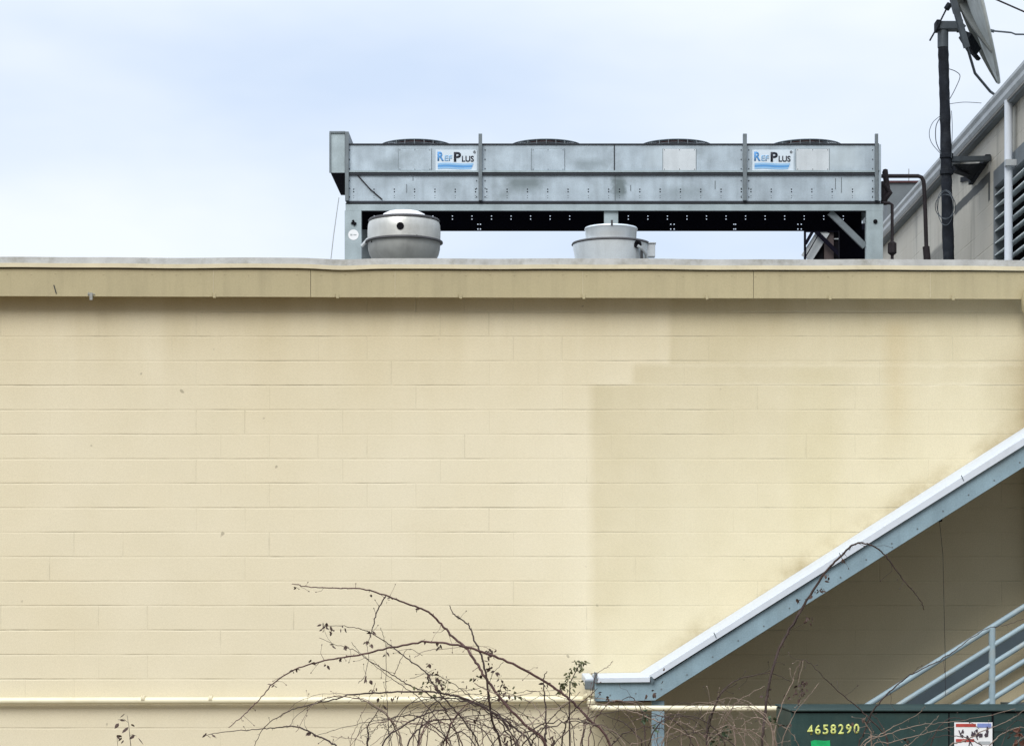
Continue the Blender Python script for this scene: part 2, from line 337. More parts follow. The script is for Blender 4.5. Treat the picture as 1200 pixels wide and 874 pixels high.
M['blue'] = mat('grey_blue_painted_steel', (0.235, 0.335, 0.395), 0.5, 0, 0.11, 5, 0.1, 80, 0.12, dirt=(0.2, 0.25, 0.26), dirtamt=0.35, dscale=3, fine=0.08)
M['bluedk'] = mat('dark_blue_grey_steel', (0.10, 0.135, 0.16), 0.5, 0, 0.12, 5)
M['rail'] = mat('pale_blue_painted_pipe', (0.29, 0.39, 0.445), 0.45, 0, 0.10, 6, 0.1, 60, dirt=(0.45, 0.38, 0.27), dirtamt=0.35, dscale=7)
M['cream'] = mat('glossy_cream_pipe', (0.80, 0.75, 0.55), 0.35, 0, 0.05, 3, dirt=(0.5, 0.42, 0.22), dirtamt=0.25, dscale=4)
M['green'] = mat('dark_green_cabinet_paint', (0.022, 0.052, 0.050), 0.5, 0, 0.18, 3, 0.05, 60, 0.2, dirt=(0.06, 0.09, 0.075), dirtamt=0.4, dscale=2.5, fine=0.08)
M['green_lid'] = mat('green_cabinet_lid', (0.020, 0.043, 0.042), 0.65, 0, 0.15, 3, dirt=(0.08, 0.1, 0.08), dirtamt=0.4, fine=0.08)
M['yellow'] = mat('yellow_stencil_paint', (0.62, 0.68, 0.22), 0.6, 0, 0.2, 60)
M['vgreen'] = mat('vivid_green_sticker', (0.01, 0.38, 0.12), 0.5, 0, 0.2, 30)
M['red'] = mat('red_print', (0.42, 0.06, 0.05), 0.5, 0, 0.15, 30)
M['pblue'] = mat('blue_print', (0.20, 0.26, 0.55), 0.5, 0, 0.1, 30)
M['ink'] = mat('dark_print', (0.06, 0.045, 0.06), 0.5, 0, 0.2, 60)
M['logoblue'] = mat('logo_blue', (0.10, 0.30, 0.62), 0.5, 0, 0.04)
M['logopale'] = mat('logo_pale_blue', (0.27, 0.48, 0.72), 0.5, 0, 0.05)
M['logoblack'] = mat('logo_black', (0.015, 0.017, 0.03), 0.5, 0, 0.04)
M['mast'] = mat('black_wrapped_mast', (0.012, 0.015, 0.021), 0.8, 0, 0.35, 12, 0.4, 40, spec=0.15, dirt=(0.045, 0.052, 0.06), dirtamt=0.4, dscale=9)
M['mastcap'] = mat('dark_steel', (0.07, 0.085, 0.10), 0.6, 0.3, 0.2, 10)
M['dish'] = mat('weathered_dish_grey', (0.48, 0.53, 0.53), 0.6, 0, 0.12, 4, 0.1, 30, 0.2, dirt=(0.16, 0.18, 0.17), dirtamt=0.5)
M['dishrib'] = mat('dish_rib_grey', (0.17, 0.185, 0.18), 0.6, 0, 0.15, 5)
M['pipe_dk'] = mat('dark_pipe_insulation', (0.022, 0.018, 0.022), 0.8, 0, 0.3, 12, 0.3, 50)
M['pipe_red'] = mat('dark_red_pipe', (0.05, 0.018, 0.022), 0.7, 0, 0.3, 12)
M['gutter'] = mat('grey_gutter', (0.40, 0.43, 0.45), 0.5, 0.1, 0.1, 4, dirt=(0.2, 0.22, 0.22), dirtamt=0.4, fine=0.05)
M['louver'] = mat('pale_louver_blade', (0.58, 0.64, 0.65), 0.5, 0.1, 0.12, 5)
M['slate'] = mat('slate_grey_panel', (0.13, 0.15, 0.165), 0.6, 0, 0.12, 4, fine=0.1)
M['brown'] = mat('brown_panel', (0.07, 0.055, 0.055), 0.7, 0, 0.2, 4)
M['rust'] = mat('rust_brown', (0.11, 0.05, 0.035), 0.8, 0, 0.3, 8)
M['cane'] = mat('dark_bramble_cane', (0.055, 0.038, 0.034), 0.75, 0, 0.35, 18)
M['canered'] = mat('reddish_bramble_cane', (0.095, 0.052, 0.048), 0.7, 0, 0.3, 18)
M['canetan'] = mat('dry_tan_cane', (0.23, 0.175, 0.14), 0.8, 0, 0.3, 18)
M['leafbr'] = mat('dry_brown_leaf', (0.075, 0.05, 0.042), 0.8, 0, 0.5, 20)
M['leafgr'] = mat('olive_leaf', (0.10, 0.105, 0.05), 0.7, 0, 0.4, 20)
M['leafgn'] = mat('dark_green_leaf', (0.045, 0.07, 0.035), 0.7, 0, 0.4, 20)
M['ground'] = mat('worn_grass_and_gravel', (0.13, 0.095, 0.055), 0.95, 0, 0.25, 1.5, 0.5, 12, dirt=(0.09, 0.075, 0.035), dirtamt=0.8, dscale=0.4)
# render of the neighbouring wall: block, weathered, with a grey repaired band along one course
nm, g, c, u, z, pos = block_material('weathered_side_wall', (0.50, 0.475, 0.42), (0.56, 0.54, 0.485), along='Y', z0=5.3, off=0.1, painted=False, jdark=0.22)
st = g.noise(g.comb(g.m('MULTIPLY', u, 3.0), 0.0, g.m('MULTIPLY', z, 0.5)), 1.0, 5, 0.6)
c = g.mix(g.rng(st, 0.5, 0.68, 0, 0.6), c, (0.20, 0.20, 0.18))
h1 = EYE + 4.4 / 1.022; ya, yb_ = 4.4 * F / (1160 - CX) - CAMD, 4.4 * F / (1118 - CX) - CAMD
wob = g.m('MULTIPLY', g.m('SUBTRACT', g.noise(pos, 6, 2), 0.5), 0.03); zz = g.m('ADD', z, wob)
band = g.m('MULTIPLY', g.m('MULTIPLY', g.rng(zz, h1 - 0.06, h1 - 0.045), g.rng(zz, h1 + 0.04, h1 + 0.05, 1, 0)), g.m('MULTIPLY', g.rng(u, ya, ya + 0.02), g.rng(u, yb_ - 0.05, yb_, 1, 0)))
band2 = g.m('MULTIPLY', g.m('MULTIPLY', g.rng(zz, h1 - 0.25, h1 - 0.23), g.rng(zz, h1 + 0.04, h1 + 0.05, 1, 0)), g.m('MULTIPLY', g.rng(u, ya - 0.02, ya), g.rng(u, ya + 0.07, ya + 0.09, 1, 0)))
band3 = g.m('MULTIPLY', g.m('MULTIPLY', g.rng(zz, h1 - 0.42, h1 - 0.38), g.rng(zz, h1 - 0.24, h1 - 0.2, 1, 0)), g.m('MULTIPLY', g.rng(u, yb_ + 0.2, yb_ + 0.5), g.rng(u, yb_ + 2.2, yb_ + 2.8, 1, 0)))
c = g.mix(g.m('MAXIMUM', g.m('MAXIMUM', band, band2), g.m('MULTIPLY', band3, 0.6)), c, (0.085, 0.09, 0.09))
g.l.new(c, g.n['Principled BSDF'].inputs['Base Color'])
M['sidewall'] = nm

# ------------------------------------------------------------------ ground
gr = MB(); S = 1500
gr.v = [(-S, -S, 0), (S, -S, 0), (S, S, 0), (-S, S, 0)]; gr.f = [(0, 1, 2, 3)]
o = gr.build('ground', M['ground']); o['kind'] = 'structure'

# ------------------------------------------------------------------ cream block building
bl = thing('block_building', 'long cream painted concrete block building with a flat roof and cream fascia', 'building')
XL, XR, OH = -9.0, 9.0, 0.165
ZT = EYE + 2.62
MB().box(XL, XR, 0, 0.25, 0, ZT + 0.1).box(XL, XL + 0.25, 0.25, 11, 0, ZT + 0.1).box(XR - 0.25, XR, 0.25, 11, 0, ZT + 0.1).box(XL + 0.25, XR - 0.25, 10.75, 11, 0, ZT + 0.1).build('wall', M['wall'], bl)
MB().box(XL - 0.2, XR + 0.2, -OH + 0.04, 11.2, ZT + 0.13, ZT + 0.3).build('roof', M['roof'], bl)
MB().box(XL - 0.2, XR + 0.2, -OH + 0.03, -0.002, ZT + 0.10, ZT + 0.127).build('soffit', M['paint_trim'], bl)
YF = -OH
def tilt(x): return -0.0028 * (x + 3.7)      # the eave runs very slightly down to the right
def warp(x):                                 # the edge metal is dented near one joint
    return -0.016 * math.exp(-((x - X(400, YF)) / 0.22) ** 2) + 0.003 * math.exp(-((x - X(300, YF)) / 0.3) ** 2) + 0.0022 * math.sin(x * 2.7) + 0.0012 * math.sin(x * 7.1 + 1)
def strip(x0, x1, yf, yb, pytop, pybot, name, mt, parent, wt=1.0, wb=1.0, step=0.08, slope=0.0):
    m = MB(); n = max(2, int((x1 - x0) / step)); prev = None
    for i in range(n + 1):
        x = x0 + (x1 - x0) * i / n
        zt = Z(pytop, yf) + tilt(x) + warp(x) * wt; zb = Z(pybot, yf) + tilt(x) + warp(x) * wb
        b = len(m.v); m.v += [(x, yf, zb), (x, yf + slope, zt), (x, yb, zt), (x, yb, zb)]
        ring = [b, b + 1, b + 2, b + 3]
        if prev: m.quadstrip(prev, ring)
        else: m.f.append(tuple(reversed(ring)))
        prev = ring
    m.f.append(tuple(prev)); return m.build(name, mt, parent)
segs = [XL - 0.2, X(-290, YF), X(364, YF), X(883, YF), X(1400, YF), XR + 0.2]
for a, b in zip(segs[:-1], segs[1:]):
    fa = strip(a + 0.002, b - 0.002, YF, YF + 0.025, 315.5, 347.3, 'fascia', M['paint_trim'], bl, 0.5, 0.1)
    px = 107 + 144.3 * math.ceil(((a - X(107, YF)) * F / (CAMD + YF)) / 144.3)
    while X(px, YF) < b:
        x = X(px, YF); zb = Z(347.5, YF) + tilt(x)
        k = MB().box(x - 0.011, x + 0.011, YF - 0.006, YF + 0.03, zb - 0.008, zb + 0.028).box(x - 0.026, x - 0.020, YF - 0.004, YF + 0.0, zb + 0.004, zb + 0.035)
        if abs(px - 107) < 2: k.box(x - 0.03, x + 0.03, YF - 0.010, YF - 0.0065, zb + 0.016, zb + 0.022).box(x - 0.012, x + 0.012, YF - 0.014, YF - 0.0065, zb - 0.03, zb + 0.03)
        k.build('clip', M['fanbowl'] if abs(px - 107) < 2 else M['paint_trim'], fa)
        px += 144.3
for px in (250, 463, 683, 1090):
    x = X(px, YF); MB().box(x - 0.0015, x + 0.0015, YF - 0.003, YF - 0.001, Z(346, YF) + tilt(x), Z(317, YF) + tilt(x)).build('seam', M['drip'], bl)
for i in range(46):
    x = X(-20 + i * 28.3, YF); MB().lathe((x, YF - 0.001, Z(320.5 + (i % 3) * 0.6, YF) + tilt(x)), [(0.0045, 0), (0.0045, -0.002), (0.0001, -0.003)], 8, 'y').build('nail_head', M['paint_trim'], bl)
MB().bar(P(66, 344, YF - 0.004), P(63, 334, YF - 0.004), 0.008, 0.003).build('scratch', M['darkline'], bl)
strip(XL - 0.22, XR + 0.22, YF - 0.022, YF + 0.03, 308.8, 313.6, 'drip_edge', M['drip'], bl)
strip(XL - 0.22, XR + 0.22, YF - 0.012, YF + 0.35, 301.3, 308.9, 'roof_edge', M['coping'], bl, 1, 1, slope=0.012)
MB().tube([P(1206, 340, -0.2), P(1203, 350, -0.2), P(1203, 362, -0.16), P(1210, 375, -0.07), P(1212, 400, -0.07), P(1212, 500, -0.07), P(1212, 1050, -0.07)], 0.042, 14).build('downspout', M['paint_trim'], bl, 60)

# ------------------------------------------------------------------ side building on the right
WX = 4.4; Y0, Y1 = 0.36, 18.0
def W(px, py):
    d = WX * F / (px - CX); return Vector((WX, d - CAMD, EYE + (CY - py) * d / F))
sb = thing('side_building', 'taller grey block building with a gutter and louvred opening at the right edge', 'building', (WX, Y0, 0))
ZW = EYE + 4.3 / 0.902 - 0.02
ly0, ly1 = 0.45, X(0, 0) * 0 + (WX * F / (1166 - CX) - CAMD)      # louvre opening from the corner back
lz1 = EYE + WX / ((1200 - CX) / (CY - 168)) ; lz0 = ZT + 0.2
MB().box(WX, WX + 0.2, ly1, Y1, 0, ZW).box(WX, WX + 0.2, Y0, ly1, lz1, ZW).box(WX, WX + 0.2, Y0, ly1, 0, lz0).box(WX + 0.2, 11, Y0, Y0 + 0.2, 0, ZW).box(10.8, 11, Y0 + 0.2, Y1 - 0.2, 0, ZW).box(WX + 0.2, 11, Y1 - 0.2, Y1, 0, ZW).build('wall', M['sidewall'], sb)
GX = 4.3
gz1, gz0 = EYE + GX / 0.877, EYE + GX / 0.902
MB().box(GX + 0.01, 11.1, Y0 - 0.1, Y1 + 0.1, ZW, gz1 - 0.03).build('roof', M['roof'], sb)
gp = MB()
def ylathe(prof, y0, y1):
    b = len(gp.v); n = len(prof); gp.v += [(x, y0, z) for x, z in prof] + [(x, y1, z) for x, z in prof]
    gp.f.append(tuple(range(b, b + n))); gp.f.append(tuple(range(b + 2 * n - 1, b + n - 1, -1)))
    for i in range(n): gp.f.append((b + i, b + (i + 1) % n, b + n + (i + 1) % n, b + n + i))
H = gz1 - gz0
ylathe([(GX + 0.008, gz1 - 0.03), (GX - 0.012, gz1 - 0.03), (GX - 0.018, gz1), (GX - 0.03, gz1), (GX - 0.03, gz1 - 0.03), (GX - 0.012, gz0 + H * 0.55), (GX - 0.012, gz0 + H * 0.25), (GX + 0.008, gz0)], Y0 - 0.12, Y1 + 0.1)
gp.build('gutter', M['gutter'], sb)
gp = MB(); ylathe([(GX + 0.01, gz0 - 0.002), (WX - 0.002, gz0 - 0.002), (WX - 0.002, gz0 - 0.035), (GX + 0.03, gz0 - 0.035)], Y0, Y1); gp.build('soffit', M['slate'], sb)
# louvre
lf = MB(); fx = WX - 0.015
lf.box(fx, WX + 0.15, ly1 - 0.05, ly1, lz0, lz1).box(fx, WX + 0.15, ly0, ly1 - 0.05, lz1 - 0.16, lz1).box(fx, WX + 0.15, Y0 + 0.003, Y0 + 0.05, lz0, lz1)
lou = lf.build('louvre', M['slate'], sb)
MB().box(WX + 0.15, WX + 0.17, Y0 + 0.05, ly1 - 0.05, lz0, lz1).build('backing', M['black'], lou)
zz_ = lz1 - 0.22; s = 0
while zz_ > lz0 + 0.02:
    bl_ = MB(); y0, y1 = Y0 + 0.052, ly1 - 0.052
    b = 0; bl_.v = [(fx + 0.002, y0, zz_ - 0.024), (fx + 0.002, y0, zz_ - 0.014), (WX + 0.12, y0, zz_ + 0.045), (WX + 0.12, y0, zz_ + 0.035), (fx + 0.002, y1, zz_ - 0.024), (fx + 0.002, y1, zz_ - 0.014), (WX + 0.12, y1, zz_ + 0.045), (WX + 0.12, y1, zz_ + 0.035)]
    bl_.f = [(0, 1, 2, 3), (7, 6, 5, 4), (0, 4, 5, 1), (1, 5, 6, 2), (2, 6, 7, 3), (3, 7, 4, 0)]
    bl_.build('blade', M['louver'], lou); zz_ -= 0.115
dy = GX * F / (1178 - CX) - CAMD
MB().tube([(GX + 0.03, dy, gz0 - 0.002), (GX + 0.03, dy, ZT + 0.3)], 0.037, 14).build('downspout', M['canopy_white'], sb, 60)
MB().box(GX - 0.012, GX + 0.1, dy - 0.09, dy - 0.01, Z(196, dy), Z(189, dy)).build('pipe_bracket', M['gutter'], sb)
# conduit fixed flat to the side wall
# grey penthouse unit standing on the side roof
pn = thing('rooftop_penthouse', 'plain grey metal penthouse box rising behind the gutter of the side building', 'roof box', (5.9, 14, gz1 - 0.03))
MB().box(X(1040, 14), 8.0, 14, 16.5, gz1 - 0.03, Z(214.5, 14)).build('casing', M['slate'], pn)
MB().box(X(1039.5, 14), 8.03, 13.97, 16.53, Z(214.5, 14), Z(212.3, 14)).build('cap', M['guardred'], pn)
MB().tube([P(1065, 213, 14.5), P(1065, 198, 14.5)], 0.008, 6).build('spike', M['gutter'], pn)

# ------------------------------------------------------------------ condenser unit on the roof
YC, DP = 4.0, 1.13
RZ = ZT + 0.3
cz = lambda py: Z(py, YC); cx = lambda px: X(px, YC)
cd = thing('rooftop_condenser', 'long galvanized rooftop condenser on legs with four fans and two blue logo plates', 'condenser', (cx(720), YC, RZ))
MB().box(cx(409), cx(1029), YC, YC + DP, cz(203), cz(170)).build('fan_plenum', M['galv'], cd, bevel=0.003)
MB().box(cx(408), cx(1030), YC - 0.012, YC + DP + 0.012, cz(170), cz(168.6)).build('top_flange', M['darkline'], cd)
MB().box(cx(408), cx(1030), YC - 0.03, YC - 0.003, cz(202.6), cz(200.6)).build('drip_ledge', M['galv2'], cd)
MB().box(cx(407.5), cx(1030), YC - 0.022, YC - 0.002, cz(205.6), cz(203.2)).build('seam_strip', M['darkline'], cd)
MB().box(cx(410), cx(1028), YC + 0.01, YC + DP - 0.01, cz(207.5), cz(203.3)).build('coil', M['coil'], cd)
# skirt with rivet holes
def plate(y0, y1, x0, x1, z0, z1, rows, name, mt):
    m = MB(); cur = z0
    for zz, hh, holes in sorted(rows, key=lambda r: r[0]):
        m.box(x0, x1, y0, y1, cur, zz - hh); px_ = x0
        for hx, hw in sorted(holes):
            if hx - hw <= px_ or hx + hw >= x1: continue
            m.box(px_, hx - hw, y0, y1, zz - hh, zz + hh); px_ = hx + hw
        m.box(px_, x1, y0, y1, zz - hh, zz + hh); cur = zz + hh
    m.box(x0, x1, y0, y1, cur, z1)
    return m.build(name, mt, cd)
hx = [cx(p) for st_ in (411.5, 567.5, 723, 877) for p in [st_ + 3 + 23.8 * i for i in range(7)]]
H1 = [(h, 0.0065) for h in hx]; H0 = [(h, 0.004) for h in hx]
plate(YC, YC + 0.004, cx(409), cx(1029), cz(236), cz(205.7), [(cz(222), 0.0065, H1), (cz(225), 0.0065, H1), (cz(229.5), 0.003, H0), (cz(232), 0.003, H0)], 'front_skirt', M['galv'])
bx = [X(p, YC + DP) for p in ([438.6 + 22.9 * i for i in range(25) if i not in (12,)])]
B1 = [(h, 0.005) for h in bx if not X(690, YC + DP) < h < X(736, YC + DP)]
bz = lambda py: Z(py, YC + DP)
ex = [X(p, YC + DP) for p in (560, 563, 786, 790, 860, 862, 935, 939)]
E1 = [(h, 0.0055) for h in ex]
plate(YC + DP - 0.004, YC + DP, cx(409), cx(1029), bz(271), cz(206), [(bz(253.4), 0.005, B1), (bz(257.0), 0.005, B1), (bz(263), 0.0055, E1), (bz(268.6), 0.006, E1)], 'rear_skirt', M['coil'])
MB().box(cx(409), cx(409) + 0.004, YC + 0.005, YC + DP - 0.005, cz(236), cz(205.7)).build('end_skirt', M['galv2'], cd)
MB().box(cx(1029) - 0.004, cx(1029), YC + 0.005, YC + DP - 0.005, cz(236), cz(205.7)).build('end_skirt', M['galv2'], cd)
MB().box(cx(407), cx(1031), YC - 0.018, YC + 0.01, cz(238.4), cz(236.0)).build('base_strip', M['darkline'], cd)
MB().box(cx(405), cx(1035), YC - 0.01, YC + 0.012, cz(247), cz(238.6)).box(cx(405), cx(1035), YC - 0.01, YC + 0.07, cz(239.6), cz(238.6)).build('base_beam', M['galv2'], cd)
MB().box(cx(412), cx(1028), YC + 0.08, YC + 0.13, cz(246), cz(238.8)).build('base_beam', M['coil'], cd)
MB().tube([P(417, 203, YC - 0.01), P(424, 211, YC - 0.014), P(434, 222, YC - 0.014), P(448, 234, YC - 0.01)], 0.006, 6).build('cable', M['pipe_dk'], cd)
# uprights
for px, wd in ((563, 4.2), (872.5, 4.6), (1026.5, 3.6)):
    MB().box(cx(px - wd / 2), cx(px + wd / 2), YC - 0.05, YC - 0.014, cz(236), cz(158)).build('upright', M['galv_dk'], cd, bevel=0.002)
MB().box(cx(1029), cx(1032), YC - 0.03, YC + 0.05, cz(236), cz(170)).build('corner_post', M['galv'], cd)
MB().box(cx(719.3), cx(720.6), YC - 0.005, YC - 0.001, cz(203), cz(170.5)).build('seam', M['darkline'], cd)
MB().box(cx(720.4), cx(721.4), YC - 0.0045, YC - 0.001, cz(235), cz(206)).build('seam', M['galv_dk'], cd)
for px in (467, 623, 777, 933):      # access panels
    x0, x1 = cx(px), cx(px + 38.5)
    pnl = MB().box(x0, x1, YC - 0.010, YC - 0.003, cz(200), cz(175.0)).build('access_panel', M['lightgalv'] if px in (933, 777) else M['galv'], cd, bevel=0.002)
    MB().box(x0 - 0.005, x1 + 0.005, YC - 0.0028, YC - 0.001, cz(200.6), cz(174.4)).build('gasket', M['galv_dk'], pnl)
    for a in (x0 + 0.015, (x0 + x1) / 2, x1 - 0.015):
        for b in (cz(198.8), cz(176.2)): MB().lathe((a, YC - 0.0102, b), [(0.0045, 0), (0.0045, -0.002), (0.0001, -0.003)], 8, 'y').build('screw', M['darkline'], pnl)
# bolts along the uprights and the drip ledge
for px in (409.5, 558.5, 568.5, 868.5, 877.5, 1022.5):
    for py in (176, 187, 198, 212, 221, 231): MB().lathe((cx(px), YC - 0.001, cz(py)), [(0.006, 0), (0.006, -0.004), (0.0001, -0.006)], 8, 'y').build('bolt', M['darkline'], cd)
# drips and scuffs on the skirt: caulk, dents
for px, a, b in ((476.5, 216, 226), (838, 212, 222), (979, 209, 222), (986, 208, 226), (739, 217, 224), (484, 207, 212)):
    MB().box(cx(px) - 0.004, cx(px) + 0.004, YC - 0.003, YC - 0.0005, cz(b), cz(a)).build('scuff', M['galv_dk'], cd)
# fans
for px in (488, 640, 792, 944):
    yc = YC + DP / 2; rr = 0.375; c0 = Vector((X(px, yc), yc, 0)); zc = cz(168.6)
    zr_ = Z(163.2, yc - rr)
    sh = MB().lathe((c0.x, c0.y, 0), [(rr * 0.86, zc - 0.002), (rr * 0.80, zc + 0.02), (rr * 0.84, zr_ - 0.01), (rr * 0.82, zr_ - 0.008), (rr * 0.77, zc + 0.02)], 40).build('fan_shroud', M['guard'], cd, 40)
    gd = MB(); dome = lambda r: zr_ + 0.02 * (1 - (r / rr) ** 2)
    for k in range(2, 17):
        r = rr * k / 16; gd.tube([(c0.x + r * math.cos(a), c0.y + r * math.sin(a), dome(r)) for a in [2 * math.pi * i / 40 for i in range(41)]], 0.0032 if k < 16 else 0.006, 4, False)
    for zq in (0.3, 0.6): gd.tube([(c0.x + rr * 1.02 * math.cos(a), c0.y + rr * 1.02 * math.sin(a), zc + (zr_ - zc) * zq) for a in [2 * math.pi * i / 40 for i in range(41)]], 0.003, 4, False)
    for k in range(24):
        a = 2 * math.pi * k / 24; gd.tube([(c0.x + rr * 1.04 * math.cos(a), c0.y + rr * 1.04 * math.sin(a), zc)] + [(c0.x + rr * t / 6 * math.cos(a), c0.y + rr * t / 6 * math.sin(a), dome(rr * t / 6)) for t in range(6, 0, -1)], 0.0036, 5)
    gd.build('guard', M['galv_dk'], sh)
    MB().lathe((c0.x, c0.y, 0), [(0.0001, zr_ + 0.03), (0.17, zr_ + 0.022), (0.26, zr_ + 0.008), (0.26, zr_ - 0.03), (0.0001, zr_ - 0.04)], 32).build('motor_cap', M['guardred'], sh, 40)
# legs
def leg(x0, x1, y0, y1, ztop, mt=M['galv2']):
    m = MB(); t = 0.006
    m.box(x0, x1, y0, y0 + t, RZ, ztop).box(x0, x0 + t, y0 + t, y1, RZ, ztop).box(x1 - t, x1, y0 + t, y1, RZ, ztop)
    return m.build('leg', mt, cd)
l1 = leg(cx(404), cx(423.5), YC - 0.012, YC + 0.08, cz(247.2)); l2 = leg(cx(1015), cx(1034.5), YC - 0.012, YC + 0.08, cz(247.2))
leg(cx(708), cx(724.5), YC + 0.02, YC + 0.08, cz(246)); 
leg(cx(411), cx(430), YC + DP - 0.1, YC + DP - 0.02, bz(271), M['galv_dk']); leg(cx(1000), cx(1034), YC + DP - 0.1, YC + DP - 0.02, bz(271), M['coil']); leg(cx(708), cx(724.5), YC + DP - 0.1, YC + DP - 0.02, bz(271), M['galv_dk'])
MB().box(cx(404) , cx(404) + 0.006, YC + 0.09, YC + DP, cz(247), cz(239)).box(cx(1034.5) - 0.006, cx(1034.5), YC + 0.09, YC + DP, cz(247), cz(239)).build('cross_beam', M['galv_dk'], cd)
MB().lathe((cx(414.3), YC - 0.0125, cz(275.5)), [(0.053, 0), (0.053, -0.002), (0.0001, -0.002)], 28, 'y').build('round_label', M['sticker'], l1)
MB().box(cx(410.5), cx(413.2), YC - 0.016, YC - 0.0147, cz(276.6), cz(274.6)).box(cx(414.2), cx(418), YC - 0.016, YC - 0.0147, cz(276.2), cz(275)).build('print', M['gutter'], l1)
MB().bar(P(411.5, 261.5, YC - 0.02), P(417.5, 262, YC - 0.02), 0.02, 0.012).bar(P(413.5, 258, YC - 0.022), P(415.5, 264, YC - 0.022), 0.022, 0.012).build('bolt', M['black'], l1)
MB().lathe((cx(1025.5), YC - 0.0125, cz(260)), [(0.022, 0), (0.022, -0.010), (0.0001, -0.012)], 12, 'y').build('bolt', M['black'], l2)
MB().bar(P(972.5, 249, YC + 0.06), P(1013.5, 289, YC + 0.06), 0.06, 0.04).build('brace', M['galv_dk'], cd)
# control box hung on the left end
ctl = MB().box(cx(387.5), cx(404.6), YC - 0.03, YC + DP, cz(203.5), cz(155.5)).build('control_box', M['galv2'], cd, bevel=0.004)
MB().box(cx(404.8), cx(409), YC - 0.045, YC + DP, cz(236), cz(155.5)).build('mounting_rail', M['galv_dk'], cd)
MB().box(cx(386.5), cx(405), YC - 0.045, YC - 0.031, cz(157), cz(155)).box(cx(386.3), cx(388), YC - 0.045, YC - 0.031, cz(203.5), cz(157)).build('door_lip', M['galv_dk'], ctl)
MB().box(cx(388.2), cx(404), YC - 0.028, YC + DP - 0.01, cz(204.2), cz(203.6)).build('underside', M['coil'], ctl)  # near-black sheet paints in the shade under the box
# ground wire down to the roof
MB().tube([P(397, 232, YC + DP * 0.8), P(394.5, 250, YC + 0.6), P(391, 275, YC + 0.5), P(387, 310, YC + 0.4), (P(386, 330, YC + 0.4).x, YC + 0.4, RZ)], 0.0055, 6).build('ground_wire', M['gutter'], cd)
# logo plates
def logo(px):
    pl = MB().box(cx(px), cx(px + 48.5), YC - 0.007, YC - 0.002, cz(200.3), cz(175.8)).build('logo_plate', M['plate'], cd)
    y = YC - 0.009; u = (CAMD + YC) / F
    def t(s, off, wpx, top, bot, mt, bold): text(s, 'letters', mt, pl, cx(px + off), y, cz(bot), (bot - top) * u, wpx * u, bold)
    t('R', 2.2, 7.6, 178.2, 189.0, M['logoblue'], 0.05); t('EF', 10.6, 8.8, 182.4, 189.0, M['logopale'], 0.03)
    t('P', 21.4, 8.4, 178.6, 190.0, M['logoblack'], 0.05); t('LUS', 30.8, 14.0, 183.0, 190.0, M['logoblack'], 0.035)
    ring = MB(); c0 = Vector((cx(px + 45.6), y, cz(178.6)))
    ring.tube([c0 + Vector((0.0125 * math.cos(a), 0, 0.0125 * math.sin(a))) for a in [i * math.pi / 6 for i in range(13)]], 0.002, 5, False)
    ring.build('ring_mark', M['logoblack'], pl); text('R', 'letters', M['logoblack'], pl, c0.x - 0.006, y, c0.z - 0.007, 0.014, 0.012, 0.02)
    for k, (a, b, mt) in enumerate(((191.6, 193.9, 'logopale'), (194.0, 196.2, 'logoblue'), (196.3, 198.4, 'logopale'))):
        m = MB(); pts_t = []; pts_b = []
        for i in range(13):
            f = i / 12; xx = cx(px + 2.6 + (41.5 - k * 1.0) * f); wv = math.sin(f * math.pi * 2) * 0.5
            pts_t.append((xx, cz(a - wv))); pts_b.append((xx, cz(b - wv)))
        m.prism(pts_t + pts_b[::-1], y - 0.001, y + 0.001); m.build('wave_stripe', M['logopale'] if mt == 'logopale' else M['logoblue'], pl)
    return pl
logo(510.5); logo(881.5)

# dark pipe rack seen under the right end of the condenser
YR = 6.9
rk = thing('pipe_rack', 'dark steel rack with crossed braces behind the right legs of the condenser', 'rack', (X(970, YR), YR, RZ))
rx = lambda p: X(p, YR); rz = lambda p: Z(p, YR)
m = MB()
for p in (942.5, 1013): m.box(rx(p), rx(p + 2.2), YR, YR + 0.05, RZ, rz(262))
m.box(rx(944.8), rx(1012.8), YR, YR + 0.05, rz(271.5), rz(262)); m.build('frame', M['coil'], rk)
MB().bar(P(944, 286, YR - 0.02), P(953, 270, YR - 0.02), 0.035, 0.02).bar(P(955, 270, YR - 0.03), P(993, 308, YR - 0.03), 0.045, 0.02).bar(P(943.5, 302, YR - 0.045), P(962, 270, YR - 0.045), 0.012, 0.012).build('cross_brace', M['coil'], rk)
MB().bar(P(945, 303, YR + 0.02), P(966, 270, YR + 0.02), 0.14, 0.01).build('sloping_sheet', M['gutter'], rk)
MB().box(rx(966), rx(1013), YR + 0.08, YR + 0.1, RZ, rz(264)).prism([(rx(945), rz(306)), (rx(968), rz(270)), (rx(968), rz(306))], YR + 0.08, YR + 0.1).build('back_panel', M['black'], rk)
MB().box(rx(966.5), rx(977.5), YR + 0.04, YR + 0.07, RZ, rz(271.6)).build('duct', M['brown'], rk)
MB().box(rx(978), rx(997.5), YR + 0.06, YR + 0.075, rz(279.5), rz(278.2)).box(rx(996.8), rx(998), YR + 0.06, YR + 0.075, RZ, rz(278)).bar(P(997, 288, YR + 0.06), P(985, 303, YR + 0.06), 0.012, 0.01).build('conduit', M['gutter'], rk)

